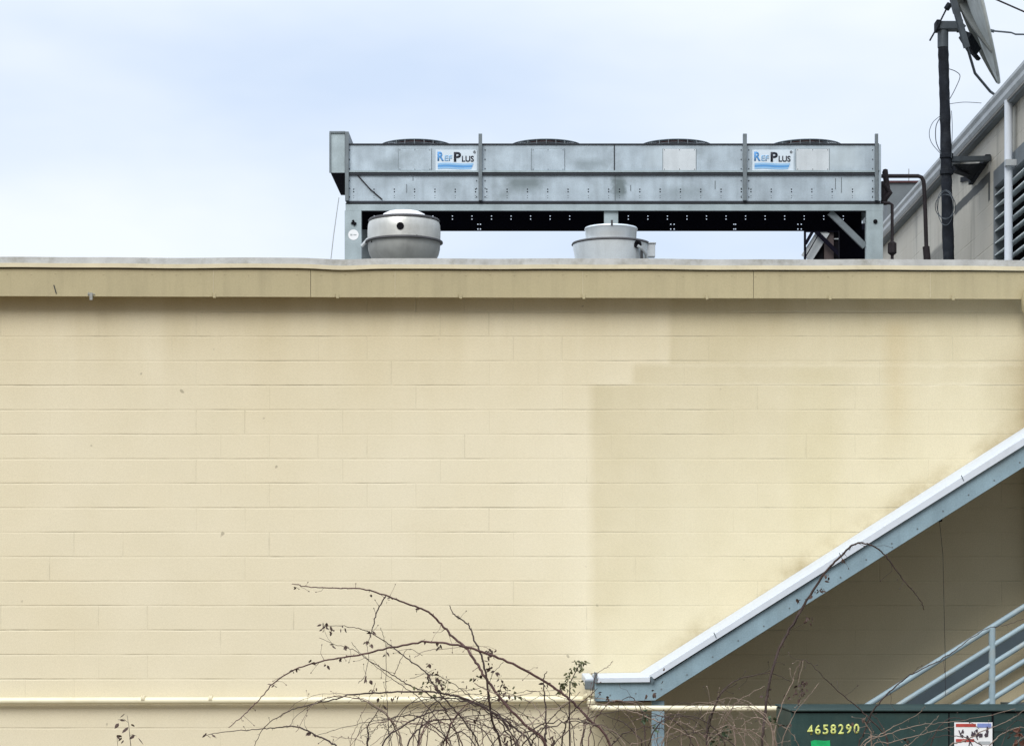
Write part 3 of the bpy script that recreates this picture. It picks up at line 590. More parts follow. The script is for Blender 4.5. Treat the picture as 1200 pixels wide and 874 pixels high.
# insulated pipes beside the condenser
def pipe(name, label, pts, r, mt, fit=None, cat='pipe'):
    t = thing(name, label, cat, (P(*pts[-1]).x, P(*pts[-1]).y, RZ))
    q = [P(*p) for p in pts]; q.append(Vector((q[-1].x, q[-1].y, RZ)))
    MB().tube(q, r, 10).build('tube', mt, t, 50)
    if fit: fit(t)
    return t
def valve(t):
    MB().lathe(P(1037.5, 203, 4.3), [(0.0001, 0.045), (0.025, 0.035), (0.03, 0), (0.02, -0.03), (0.015, -0.06)], 10).tube([P(1037, 201, 4.3), P(1040, 222, 4.3)], 0.03).tube([P(1036, 213, 4.3), P(1036, 240, 4.3)], 0.035, 8).tube([P(1036, 216, 4.28), P(1043, 226, 4.28), P(1035, 236, 4.28)], 0.028, 8).build('valve', M['pipe_dk'], t)
    MB().tube([P(1085.2, 289, 4.3), P(1087, 310, 4.3)], 0.036, 10).build('sleeve', M['pipe_dk'], t, 50)
pipe('roof_pipe', 'dark insulated pipe bending down to the roof, right of the condenser valve', [(1033, 206.5, 4.3), (1060, 206.5, 4.3), (1076, 206.5, 4.3), (1080, 208, 4.3), (1082.5, 213, 4.3), (1084, 240, 4.3), (1086, 303, 4.3)], 0.021, M['pipe_dk'], valve)
def union(t):
    MB().lathe(P(1045.5, 291, 4.1), [(0.02, -0.07), (0.045, -0.05), (0.045, 0.05), (0.02, 0.07)], 10).build('fitting', M['pipe_dk'], t)
pipe('drain_pipe', 'short black drain pipe with a fitting, against the right condenser leg', [(1033, 238, 4.1), (1042, 238, 4.1), (1045.5, 240, 4.1), (1045.5, 303, 4.1)], 0.016, M['pipe_dk'], union)

# ------------------------------------------------------------------ exhaust fans
YE = 2.0; ez = lambda p: Z(p, YE); eu = (CAMD + YE) / F
f1 = thing('mushroom_exhaust_fan', 'rounded weathered exhaust fan with a dark hole in its hood, left of the other', 'exhaust fan', (X(473.5, YE), YE, RZ))
c0 = (X(473.5, YE), YE, 0); r_ = lambda p: p * eu
def prof(l):      # (radius in px, height of the near side in px) -> metres
    return [(max(r_(a), 0.0001), EYE + (CY - b) * (CAMD + YE - r_(a)) / F) for a, b in l]
MB().lathe(c0, prof([(26.5, 253), (26.5, 250.0), (24.5, 247.2), (19, 245.5)]) + [(0.0001, EYE + (CY - 244) * (CAMD + YE - r_(10)) / F)], 48).build('top_cap', M['white'], f1, 50)
MB().lathe(c0, prof([(26, 250.2), (41, 250.2), (42.0, 251.5), (41.8, 253)]), 48).build('upper_rim', M['rim'], f1, 50)
hood = MB().lathe(c0, prof([(40.8, 252.8), (42.2, 257), (42.8, 265), (42.6, 275.5)]), 48).build('hood', M['fanbody'], f1, 50)
MB().lathe(c0, prof([(42.5, 275.0), (45.4, 275.6), (45.6, 277.2), (42.5, 278.2)]), 48).build('band', M['rim'], f1, 50)
MB().lathe(c0, prof([(42.4, 278), (42.2, 285), (40.5, 292), (36, 301), (30, 310), (24, 318), (24, 345), (30, 352)]) + [(r_(30), RZ)], 48).build('bowl', M['fanbowl'], f1, 50)
MB().lathe((c0[0] - r_(1.8), YE - r_(42.6) + 0.006, Z(265, YE - r_(42))), [(r_(4.3), 0.0), (r_(4.3), -0.012), (0.0001, -0.012)], 20, 'y').build('port', M['black'], hood)
MB().tube([P(424, 289, YE), P(431, 281, YE), P(436, 279, YE)], 0.018, 8).build('bracket', M['gutter'], f1)
for dx, py in ((17, 283), (-36, 287)): MB().lathe((c0[0] + r_(dx), YE - math.sqrt(max(0, r_(42) ** 2 - r_(dx) ** 2)) - 0.003, ez(py)), [(0.009, 0.01), (0.009, -0.004), (0.0001, -0.004)], 8, 'y').build('bolt', M['black'], f1)
f2 = thing('upblast_exhaust_fan', 'bright galvanized exhaust fan with a flared drum and a side conduit box', 'exhaust fan', (X(716, YE), YE, RZ))
c0 = (X(716, YE), YE, 0)
MB().lathe(c0, prof([(1, 262), (28, 263), (30.5, 262.0), (31.4, 263.5), (30.2, 265.2), (29.6, 278), (29.6, 281)]), 48).build('stack', M['lightgalv'], f2, 40)
MB().lathe(c0, prof([(29.5, 277.6), (45.6, 277.6), (46.4, 279.2), (45.0, 280.4)]), 48).build('flare_rim', M['rim'], f2, 40)
dr = MB().lathe(c0, prof([(29, 280), (45, 280), (44.5, 285), (43, 292), (41, 303), (38, 318), (30, 330)]) + [(r_(30), RZ)], 48).build('drum', M['lightgalv'], f2, 40)
MB().lathe((X(745.5, YE), YE - 0.262, Z(287, YE - .25)), [(r_(4.2), 0.03), (r_(4.8), -0.02), (r_(3), -0.03), (0.0001, -0.01)], 18, 'y').build('port', M['black'], dr)
MB().box(X(756, YE), X(767, YE), YE - 0.12, YE - 0.02, ez(303), ez(288)).box(X(755, YE), X(768, YE), YE - 0.13, YE - 0.01, ez(288), ez(286.5)).build('junction_box', M['gutter'], f2, bevel=0.004)
MB().tube([P(747, 288, YE - 0.29), P(752, 291, YE - 0.28), P(757, 298, YE - 0.2), P(759, 310, YE - 0.16)], 0.015, 8).build('conduit', M['gutter'], f2, 50)
MB().tube([P(752, 292, YE - 0.26), P(752, 310, YE - 0.22)], 0.012, 8).build('conduit', M['rim'], f2, 50)
MB().box(X(714.8, YE), X(717.2, YE), YE - r_(31.6), YE - r_(30), ez(270), ez(263.5)).build('latch', M['rim'], f2)

# ------------------------------------------------------------------ mast, dish, cables
YM = 2.5; mx_ = lambda p: X(p, YM)
ms = thing('antenna_mast', 'black wrapped pole with a steel head, braced to the wall of the side building', 'mast', (mx_(1112), YM, RZ))
ml = [(1105.2, 52), (1106.2, 90), (1107.4, 130), (1108.6, 180), (1109.6, 230), (1111, 280), (1112, 310)]
pts = [P(a, b, YM) for a, b in ml]; pts.append(Vector((pts[-1].x, YM, RZ)))
fine_pts = []; rs = []
for i in range(len(pts) - 1):
    for k in range(6):
        fine_pts.append(pts[i].lerp(pts[i + 1], k / 6)); rs.append(0.050 + random.uniform(-0.003, 0.004) + (0.004 if i > 3 else 0))
MB().tube(fine_pts, rs, 14).build('pole', M['mast'], ms, 50)
MB().tube([P(1105, 56, YM), P(1105, 34, YM)], 0.051, 14).build('sleeve', M['mastcap'], ms, 50)
MB().box(mx_(1097), mx_(1126), YM - 0.06, YM + 0.06, Z(36, YM), Z(26.5, YM)).build('head', M['mastcap'], ms, bevel=0.008)
MB().box(mx_(1096), mx_(1100), YM - 0.075, YM + 0.07, Z(37, YM), Z(25.5, YM)).build('clamp', M['mast'], ms, bevel=0.004)
MB().box(mx_(1122.5), mx_(1127), YM - 0.075, YM + 0.07, Z(36.5, YM), Z(25.5, YM)).build('clamp', M['mast'], ms, bevel=0.004)
MB().tube([P(1089.5, 48, YM - 0.08), P(1098, 33, YM - 0.08), P(1110, 9, YM - 0.08)], 0.008, 6).tube([P(1109, 11, YM - 0.08), P(1113, 5, YM - 0.08)], 0.028, 8).build('tie_rod', M['mast'], ms)
# wall brace
bx_ = WX
m = MB(); m.bar(P(1113, 187, YM), W(1161, 186), 0.045, 0.05); m.build('wall_arm', M['mastcap'], ms)
m = MB(); a, b, c_ = P(1116, 193, YM), W(1156, 191), W(1140, 214)
m.bar(P(1116, 198, YM), W(1141, 206), 0.05, 0.05); m.bar(b, c_, 0.09, 0.05); m.bar(W(1161, 184), W(1152, 196), 0.10, 0.05)
m.prism([(a.x, a.z), (b.x, b.z), (c_.x, c_.z)], a.y, a.y + 0.01)
for i_ in (len(m.v) - 5, len(m.v) - 2): m.v[i_] = tuple(b + Vector((-0.003, 0.01 if i_ == len(m.v) - 2 else 0, 0)))
for i_ in (len(m.v) - 4, len(m.v) - 1): m.v[i_] = tuple(c_ + Vector((-0.003, 0.01 if i_ == len(m.v) - 1 else 0, 0)))
m.bar(W(1127, 211), W(1140, 208), 0.03, 0.05)
m.build('gusset', M['mast'], ms)
for p in (183, 202): MB().lathe((P(1109.2, p, YM).x, YM, Z(p, YM)), [(0.054, -0.025), (0.064, -0.02), (0.064, 0.02), (0.054, 0.025)], 16).build('band_clamp', M['mast'], ms, 50)
# loops of cable round the mast
def loop(pts, r, name='cable_loop'):
    q = [P(*p) for p in pts]; MB().tube(smooth_pts(q, 6), r, 5).build(name, M['mastcap'], ms)
def smooth_pts(p, n):
    o_ = []; m_ = len(p)
    for i in range(m_ - 1):
        p0, p1, p2, p3 = p[max(i - 1, 0)], p[i], p[i + 1], p[min(i + 2, m_ - 1)]
        for k in range(n):
            t = k / n; o_.append(0.5 * ((2 * p1) + (p2 - p0) * t + (2 * p0 - 5 * p1 + 4 * p2 - p3) * t * t + (3 * p1 - p0 - 3 * p2 + p3) * t ** 3))
    o_.append(p[-1]); return o_
yq = YM - 0.1
loop([(1112, 81, yq), (1120, 84, yq), (1125, 90, yq), (1119, 105, yq), (1113, 116, yq)], 0.004)
loop([(1102, 136, yq), (1093, 144, yq), (1089, 156, yq), (1092, 168, yq), (1103, 181, yq)], 0.0032)
loop([(1102, 138, yq), (1097, 148, yq), (1097, 166, yq), (1103, 180, yq)], 0.0045)
loop([(1113, 122, yq), (1130, 120, yq), (1150, 121, yq + 0.3)], 0.003)
for k, (rx_, ry_) in enumerate(((10, 17), (12, 14), (9, 20))):
    loop([(1108 + rx_ * math.cos(a), 240 + k * 2 + ry_ * math.sin(a), yq + 0.03 * math.sin(3 * a)) for a in [i * math.pi / 6 for i in range(13)]], 0.0035)
loop([(1115, 130, yq), (1116, 150, yq), (1115, 185, yq)], 0.003)

# dish
YD = 3.1
dc = P(1144, -14, YD)
ds = thing('satellite_dish', 'large grey satellite dish seen edge-on from behind, next to the mast head', 'satellite dish', tuple(dc))
ax = Vector((0.97, -0.228, 0.235)).normalized()          # the dish looks right, up and away
e1 = ax.cross(Vector((0, 0, 1))).normalized(); e2 = ax.cross(e1).normalized(); RD = 0.93
m = MB(); prev = None; NR = 64
def dpt(r, a, off=0): return dc + (e1 * math.cos(a) + e2 * math.sin(a)) * r + ax * (0.11 * (r / RD) ** 2 - 0.11 + off)
for off, rng_ in ((-0.012, range(1, 9)), (0.012, range(8, 0, -1))):
    for k in rng_:
        b = len(m.v); m.v += [tuple(dpt(RD * k / 8, 2 * math.pi * i / NR, off)) for i in range(NR)]
        ring = list(range(b, b + NR))
        if prev: m.quadstrip(prev, ring)
        prev = ring
m.build('reflector', M['dish'], ds, 40)
m = MB(); m.tube([dpt(RD, 2 * math.pi * i / 64) for i in range(65)], 0.018, 8, False); m.build('rim', M['dish'], ds, 50)
for k in range(8):
    a = 2 * math.pi * k / 8 + 0.2; m = MB(); b = 0
    for t in range(7):
        r = 0.1 + (RD - 0.1) * t / 6; p = dpt(r, a, -0.012); dep = 0.07 * (1 - t / 6) + 0.012
        s_ = (e1 * -math.sin(a) + e2 * math.cos(a)) * 0.02; m.v += [tuple(p + s_), tuple(p - s_), tuple(p - s_ - ax * dep), tuple(p + s_ - ax * dep)]
        if t: i = 4 * t; m.quadstrip([i - 4, i - 3, i - 2, i - 1], [i, i + 1, i + 2, i + 3])
    m.f += [(0, 1, 2, 3), (27, 26, 25, 24)]; m.build('rib', M['dishrib'], ds)
bk = dc - ax * 0.27
m = MB(); m.tube([bk - ax * 0.0, bk - ax * -0.12], 0.18, 20); m.build('hub', M['dishrib'], ds, 40)
MB().bar(P(1112, -18, 2.2), P(1133, 56, 2.3), 0.05, 0.06).build('mount_bar', M['mastcap'], ds)
MB().bar(P(1131, 42, YD - 0.3), P(1142, 60, YD - 0.1), 0.09, 0.1).bar(P(1138, 60, YD - 0.1), P(1147, 70, YD - 0.05), 0.03, 0.05).build('bracket', M['mast'], ds)
MB().tube([P(1133, 54, 2.3), P(1142.5, 86, 2.5), P(1160.5, 107.5, YD - 0.35), (WX + 0.2, YD - 0.35, gz1 - 0.05)], 0.013, 6).build('strut', M['mastcap'], ds)
MB().bar(P(1126, 31, YM), P(1128, 31, YD - 0.3), 0.05, 0.05).build('arm', M['mastcap'], ds)
MB().tube([P(1161, 36.3, YD + 0.3), P(1185, 38.5, YD + 0.6), P(1190, 40.5, YD + 0.7), P(1230, 41, YD + 1.2)], 0.009, 6).tube([P(1160, 36, YD + 0.3), P(1165, 37, YD + 0.3)], 0.016, 6).tube([P(1230, 41, YD + 1.2), P(1240, -60, YD + 1.0), dc + ax * 0.1], 0.01, 6).build('feed_arm', M['mastcap'], ds)
tag(MB().tube([P(1120, -22, 9), P(1168, 0, 9), P(1200, 14, 9), P(1240, 30, 9), P(1400, 80, 9.5)], 0.011, 6).build('overhead_cable', M['pipe_dk']), 'thin dark cable crossing the sky above the side building gutter', 'cable')

# ------------------------------------------------------------------ stair canopy
YA = -1.6
ax_ = lambda p: X(p, YA); az = lambda p: Z(p, YA)
cn = thing('stair_canopy', 'sloping canopy with white trim and blue-grey beam rising to the right', 'canopy', (ax_(697), YA, 0))
SL = 0.637
def path(y_flat, y_slope0, xs=764, xe=1500): return [(697, y_flat), (xs, y_flat), (xs, y_slope0), (xe, y_slope0 - SL * (xe - xs))]
def band(pt, pb, ya, yb, name, mt, parent=cn, bev=0):
    m = MB(); m.prism([(ax_(a), az(b)) for a, b in pt] + [(ax_(a), az(b)) for a, b in reversed(pb)], ya, yb); return m.build(name, mt, parent, bevel=bev)
XE = 1560
band([(700, 794), (761.5, 793)], [(700, 799.5), (761.5, 798.8)], YA - 0.03, YA + 0.02, 'trim', M['canopy_white'], bev=0.002)
band([(760, 791.3), (XE, 791.3 - 0.6345 * (XE - 760))], [(766.5, 795.2), (XE, 797.6 - 0.632 * (XE - 764))], YA - 0.032, YA + 0.02, 'trim', M['canopy_white'], bev=0.002)
band([(761.5, 793), (763.5, 792)], [(763, 801), (767, 797)], YA - 0.034, YA - 0.031, 'joint', M['bluedk'])
band([(697, 799.0), (764, 798.5), (XE, 796.6 - 0.632 * (XE - 764))], [(697, 821.3), (767.5, 820.4), (XE, 820.4 - 0.632 * (XE - 767.5))], YA, YA + 0.04, 'beam', M['blue'], bev=0.002)
band([(700, 794.6), (761.0, 793.6), (XE, 792 - 0.6345 * (XE - 761))], [(700, 798), (763, 797), (XE, 796 - 0.6345 * (XE - 763))], YA + 0.022, -0.004, 'roof_sheet', M['canopy_white'])
band([(702, 800.6), (765, 799.6), (XE, 798.2 - 0.6345 * (XE - 764))], [(702, 802.4), (766, 801.4), (XE, 800 - 0.6345 * (XE - 765))], YA + 0.06, -0.06, 'added_underlay', M['brown'])  # unseen brown sheet, added to cut and warm the bounce under the canopy
band([(697, 800), (700, 800)], [(697, 820), (700, 820)], YA + 0.04, -0.004, 'end_beam', M['bluedk'])
band([(697, 787.5), (700, 788.5)], [(697, 799.5), (700, 799.5)], YA - 0.034, YA + 0.25, 'end_cap', M['galv_dk'])
for i, x0p in enumerate((838, 985, 1128, 1290)):
    yb = 791.3 - 0.6345 * (x0p - 760)
    MB().bar(P(x0p - 1.5, yb - 1, YA - 0.0335), P(x0p + 1.5, yb + 5.5, YA - 0.0335), 0.006, 0.002).build('joint', M['bluedk'], cn)
for i in range(17):
    x0p = 715 + i * 30; yb = 812 - 0.632 * max(0, x0p - 767)
    MB().lathe((ax_(x0p), YA - 0.001, az(yb + (0 if i % 3 else 2))), [(0.006, 0), (0.006, -0.003), (0.0001, -0.004)], 8, 'y').build('screw', M['galv_dk'], cn)
# brackets, purlins under the sheet
for i in range(7):
    x0p = 830 + i * 95; yb = 797.6 - 0.632 * (x0p - 764)
    m = MB(); m.bar(P(x0p, yb + 9, YA) + Vector((0, 0.045, 0)), Vector((ax_(x0p), -0.006, az(yb + 9))), 0.05, 0.09, (0, 0, 1)); m.build('purlin', M['bluedk'], cn)
m = MB(); yb0 = 824
m.prism([(ax_(700), az(806)), (ax_(767), az(806)), (ax_(XE), az(806 - 0.632 * (XE - 767))), (ax_(XE), az(818 - 0.632 * (XE - 767))), (ax_(767), az(818)), (ax_(700), az(818))], -0.05, -0.006); m.build('wall_ledger', M['bluedk'], cn)
YP = YA + 0.06
MB().box(X(763.8, YP), X(778.5, YP), YP, YP + 0.09, 0, Z(821, YP)).build('post', M['blue'], cn, bevel=0.003)
YP2 = YP; MB().box(X(1330, YP), X(1345, YP), YP, YP + 0.09, 0, Z(560, YP)).build('post', M['blue'], cn)
MB().box(ax_(698), ax_(763), YA + 0.045, YA + 0.1, az(822.6), az(819)).build('gutter_lip', M['rust'], cn)
# white gutter stub and dark end by the wall, at the left end
YG = -0.9
tubeend = MB().box(ax_(697) - 0.07, ax_(697) - 0.002, YA + 0.1, -0.1, az(803), az(794)).build('gutter', M['canopy_white'], cn, bevel=0.01)
MB().box(ax_(697) - 0.075, ax_(697) - 0.002, YA + 0.06, YA + 0.098, az(808), az(797)).build('gutter_end', M['galv_dk'], cn, bevel=0.008)
MB().tube([P(1101, 607, YA + 0.05), P(1101, 611, YA + 0.05)], 0.02, 8).build('cable_grommet', M['black'], cn)
tag(MB().tube([P(1101, 611, YA + 0.05), P(1105, 650, -1.5), P(1106.5, 720, -1.45), P(1107.5, 760, -1.4), P(1108, 815, -1.4)], 0.002, 5).build('hanging_wire', M['pipe_dk']), 'thin dark wire hanging from the canopy edge over the stair rail', 'wire')

# cream pipe: along the wall, then down and out to the canopy front
pp = thing('wall_pipe', 'glossy cream painted pipe running along the block wall and past the canopy post', 'pipe', (P(690, 820, -0.06).x, -0.06, P(690, 820, -0.06).z))
MB().tube([P(-700, 821.3, -0.06), P(0, 821, -0.06), P(350, 820.3, -0.06), P(660, 819.5, -0.06), P(686, 819.3, -0.06)], 0.029, 14).build('left_run', M['cream'], pp, 60)
YQ = YA - 0.12
MB().tube([P(686, 819.3, -0.06), Vector((P(692, 819.3, YQ + 0.1).x, -0.2, P(692, 815, -0.06).z)), P(692.5, 814, YQ + 0.05), P(692.5, 826, YQ), P(694.5, 829, YQ), P(699, 829.5, YQ)], 0.026, 12).build('elbow', M['cream'], pp, 60)
MB().tube([P(692.5, 809, YQ + 0.02), P(692.5, 815, YQ + 0.02)], 0.030, 14).tube([P(692.6, 821, YQ), P(692.6, 824, YQ)], 0.032, 14).build('coupling', M['drip'], pp, 60)
MB().tube([P(696, 829.6, YQ), P(800, 829.6, YQ), P(930, 829.9, YQ), P(1500, 831, YQ)], 0.021, 14).build('right_run', M['cream'], pp, 60)
for px in (168, 247): 
    MB().tube([P(px - 2, 819, -0.06), P(px + 2, 819, -0.06)], 0.032, 14).build('strap', M['drip'], pp, 60)

# ------------------------------------------------------------------ staircase
YS = -1.3
st_ = thing('outdoor_staircase', 'steel stair with pale blue pipe guard rails under the canopy', 'staircase', (P(1100, 900, YS).x, YS, 0))
sl = 0.628
def raily(x, y1163): return y1163 - sl * (x - 1163)
for k, y0 in enumerate((734, 756.6, 777.7, 797.8, 818.5, 839)):
    xs = (1005, 1020, 1050, 1080, 1110, 1130)[k] if k else 1005
    a = P(960, raily(960, y0), YS); b = P(1420, raily(1420, y0), YS)
    MB().tube([a, b], 0.0205 if k else 0.022, 12).build('rail', M['rail'], st_, 60)
for px in (1162.5, 1400, 962):
    yt = raily(px, 734); x = X(px, YS)
    MB().tube([(x, YS - 0.001, Z(yt + 1, YS)), (x, YS - 0.001, Z(yt + 128, YS))], 0.026, 14).build('baluster', M['rail'], st_, 60)
YW = -0.35
m = MB(); f_ = lambda px, off: (X(px, YW), Z(raily(px, 756.6) + off, YW))
m.prism([f_(960, 4), f_(1420, 4), f_(1420, 20), f_(960, 20)], YW, YW + 0.02); m.build('inner_stringer', M['bluedk'], st_)
f2_ = lambda px, off: (X(px, YS), Z(raily(px, 734) + off, YS))
MB().prism([f2_(930, 112), f2_(1420, 112), f2_(1420, 145), f2_(930, 145)], YS - 0.02, YS + 0.02).build('front_stringer', M['bluedk'], st_)
for i in range(14):
    px = 950 + i * 36
    x0 = X(px, YS); z0 = Z(raily(px, 734) + 118, YS); MB().box(x0, x0 + 0.28, YS + 0.03, YW - 0.01, z0 - 0.04, z0).build('tread', M['bluedk'], st_)

# ------------------------------------------------------------------ green utility cabinet
YU = -3.2; ux = lambda p: X(p, YU); uz = lambda p: Z(p, YU)
ub = thing('utility_cabinet', 'dark green utility cabinet with yellow numbers and a taped-up poster', 'utility cabinet', (ux(1060), YU, 0))
MB().box(ux(927), ux(1262), YU, YU + 0.95, 0.08, uz(834.0)).build('body', M['green'], ub, bevel=0.008)
MB().box(ux(925.5), ux(1264), YU - 0.02, YU + 0.97, uz(833.2), uz(830.8)).build('lid', M['green_lid'], ub, bevel=0.006)
MB().box(ux(928), ux(1261), YU - 0.004, YU - 0.001, uz(834.8), uz(833.1)).build('lid_gap', M['black'], ub)
MB().box(ux(1111.2), ux(1112.6), YU - 0.004, YU - 0.001, 0.1, uz(835)).build('door_seam', M['black'], ub)
MB().box(ux(1162), ux(1164), YU - 0.012, YU - 0.001, 0.1, uz(835)).build('door_edge', M['black'], ub)
MB().box(ux(900), ux(1290), YU - 0.15, YU + 1.1, 0, 0.08).build('pad', M['gutter'], ub)
u = (CAMD + YU) / F
for i, ch in enumerate('4658290'):
    text(ch, 'digit', M['yellow'], ub, ux(946.0 + i * 9.05), YU - 0.003, uz(860.6 - 0.25 * i), 11.6 * u, (4.6 if ch == '1' else 6.6) * u, 0.035)
MB().prism([(ux(951), uz(880)), (ux(950), uz(868)), (ux(955), uz(866.5)), (ux(966), uz(867.5)), (ux(972.5), uz(867)), (ux(973), uz(880))], YU - 0.005, YU - 0.002).build('green_sticker', M['vgreen'], ub)
ps = MB().box(ux(1117.8), ux(1162.3), YU - 0.018, YU - 0.014, uz(892), uz(845.8)).build('poster', M['sticker'], ub)
yy = YU - 0.0195
MB().box(ux(1119.5), ux(1143), yy - 0.001, yy, uz(851), uz(847.4)).box(ux(1119.5), ux(1141), yy - 0.001, yy, uz(868.5), uz(865.2)).build('red_bar', M['red'], ps)
MB().box(ux(1144.5), ux(1161), yy - 0.001, yy, uz(851.8), uz(847.0)).build('blue_bar', M['pblue'], ps)
m = MB()
random.seed(5)
for i in range(22):
    t = random.random(); cxp = 1123 + 34 * t; cyp = 861 - 4 * t + random.uniform(-4, 4)
    if 1128 < cxp < 1132: continue
    n_ = 6; m.prism([(ux(cxp + random.uniform(0.8, 2.3) * math.cos(a)), uz(cyp + random.uniform(0.9, 3.4) * math.sin(a))) for a in [2 * math.pi * k / n_ for k in range(n_)]], yy - 0.0012 - 0.00002 * i, yy - 0.0002)
for a, b, c__, d in ((1123, 855, 1126, 863), (1128, 854, 1125, 860), (1136, 868, 1133, 880), (1133, 863, 1139, 873), (1141, 856, 1145, 866)):
    m.bar(Vector((ux(a), yy - 0.002, uz(b))), Vector((ux(c__), yy - 0.002, uz(d))), 0.007, 0.001)
m.build('figures', M['ink'], ps)
MB().box(ux(1146), ux(1160), yy - 0.001, yy, uz(871.5), uz(868)).box(ux(1146), ux(1157), yy - 0.001, yy, uz(878), uz(874)).build('printed_lines', M['gutter'], ps)
MB().box(ux(1164.5), ux(1262), YU - 0.006, YU - 0.001, uz(856.6), uz(855.4)).build('panel_crease', M['green_lid'], ub)
#CHUNK_BRAMBLE
exec_bramble = True
random.seed(11)
def jitter(pts, amp):
    o_ = []
    for i, p in enumerate(pts):
        k = amp if 0 < i < len(pts) - 1 else amp * 0.3
        o_.append(p + Vector((random.gauss(0, k), random.gauss(0, k * 1.5), random.gauss(0, k))))
    return o_
def cane(parent, pts, r0, mt, Y, root=None, dY=0.3, thorns=True, tip_first=True, zig=0.0025):
    """pts in order tip -> base, image-plane coordinates at depth Y; root = continue to the ground at this px"""
    n = len(pts); q = []
    ph = random.uniform(0, 6.3)
    for i, (a, b) in enumerate(pts):
        yy_ = Y + dY * math.sin(ph + i * 0.6); q.append(P(a, b, yy_))
    if root is not None:
        last = q[-1]; rp = Vector((X(root, Y), Y, 0.0)); q.append(last.lerp(rp, 0.35) + Vector((0, 0, 0.05))); q.append(last.lerp(rp, 0.7)); q.append(rp)
    s_ = smooth_pts(q, 7); s_ = jitter(s_, zig)
    m_ = len(s_); rr_ = [max(0.0016, r0 * (0.30 + 0.70 * min(1, i / (m_ * 0.55)))) for i in range(m_)]
    mb = MB(); mb.tube(s_, rr_, 6)
    if thorns:
        for i in range(3, m_ - 2, 2):
            if random.random() < 0.55:
                d = Vector((random.gauss(0, 1), random.gauss(0, 0.5), random.gauss(0, 1))).normalized(); l = random.uniform(0.008, 0.022)
                mb.tube([s_[i], s_[i] + d * l], [rr_[i] * 0.6, 0.0006], 3)
    if thorns:
        for i in range(4, int(m_ * 0.8)):
            if random.random() < 0.16:
                d = Vector((random.gauss(0, 1), random.gauss(0, 0.6), random.gauss(-0.1, 1))).normalized(); p = s_[i]; tw = [p]; L_ = random.uniform(0.02, 0.055)
                for _ in range(random.choice((1, 2, 3))):
                    d = (d + Vector((random.gauss(0, 0.4), random.gauss(0, 0.4), random.gauss(0, 0.4)))).normalized(); p = p + d * L_; tw.append(p)
                mb.tube(tw, [max(0.0011, rr_[i] * 0.4)] + [0.0010] * (len(tw) - 1), 4)
                e_ = tw[-1]; mb.tube([e_ - d * 0.002, e_ + d * 0.004, e_ + d * 0.010], [0.001, 0.0042, 0.0008], 5)
    mb.build('cane', mt, parent, 60)
    return s_
def leaf(mb, c, size, droop=0.6):
    d = Vector((random.gauss(0, 0.6), random.gauss(0, 0.5), -abs(random.gauss(droop, 0.5)))).normalized()
    s_ = d.cross(Vector((random.gauss(0, 1), random.gauss(0, 1), random.gauss(0, 1)))).normalized(); nrm = d.cross(s_)
    L_ = size * random.uniform(0.6, 1.2); W = L_ * random.uniform(0.16, 0.34); b = len(mb.v)
    ctrl = [(0, 0, 0), (0.3, 1, 0.1), (0.65, 0.8, 0.25), (1, 0, 0.5), (0.65, -0.8, 0.3), (0.3, -1, 0.05), (0.35, 0, -0.15), (0.68, 0, 0.0)]
    for t, w_, h in ctrl: mb.v.append(tuple(c + d * L_ * t + s_ * W * w_ + nrm * W * h * random.uniform(0.5, 1.5)))
    mb.f += [(b, b + 1, b + 6), (b + 1, b + 2, b + 7, b + 6), (b + 2, b + 3, b + 7), (b, b + 6, b + 5), (b + 6, b + 7, b + 4, b + 5), (b + 7, b + 3, b + 4)]
def clump(mb, px, py, Y, n, spread, size):
    for _ in range(n):
        leaf(mb, P(px + random.gauss(0, spread), py + random.gauss(0, spread), Y + random.gauss(0, 0.05)), size)

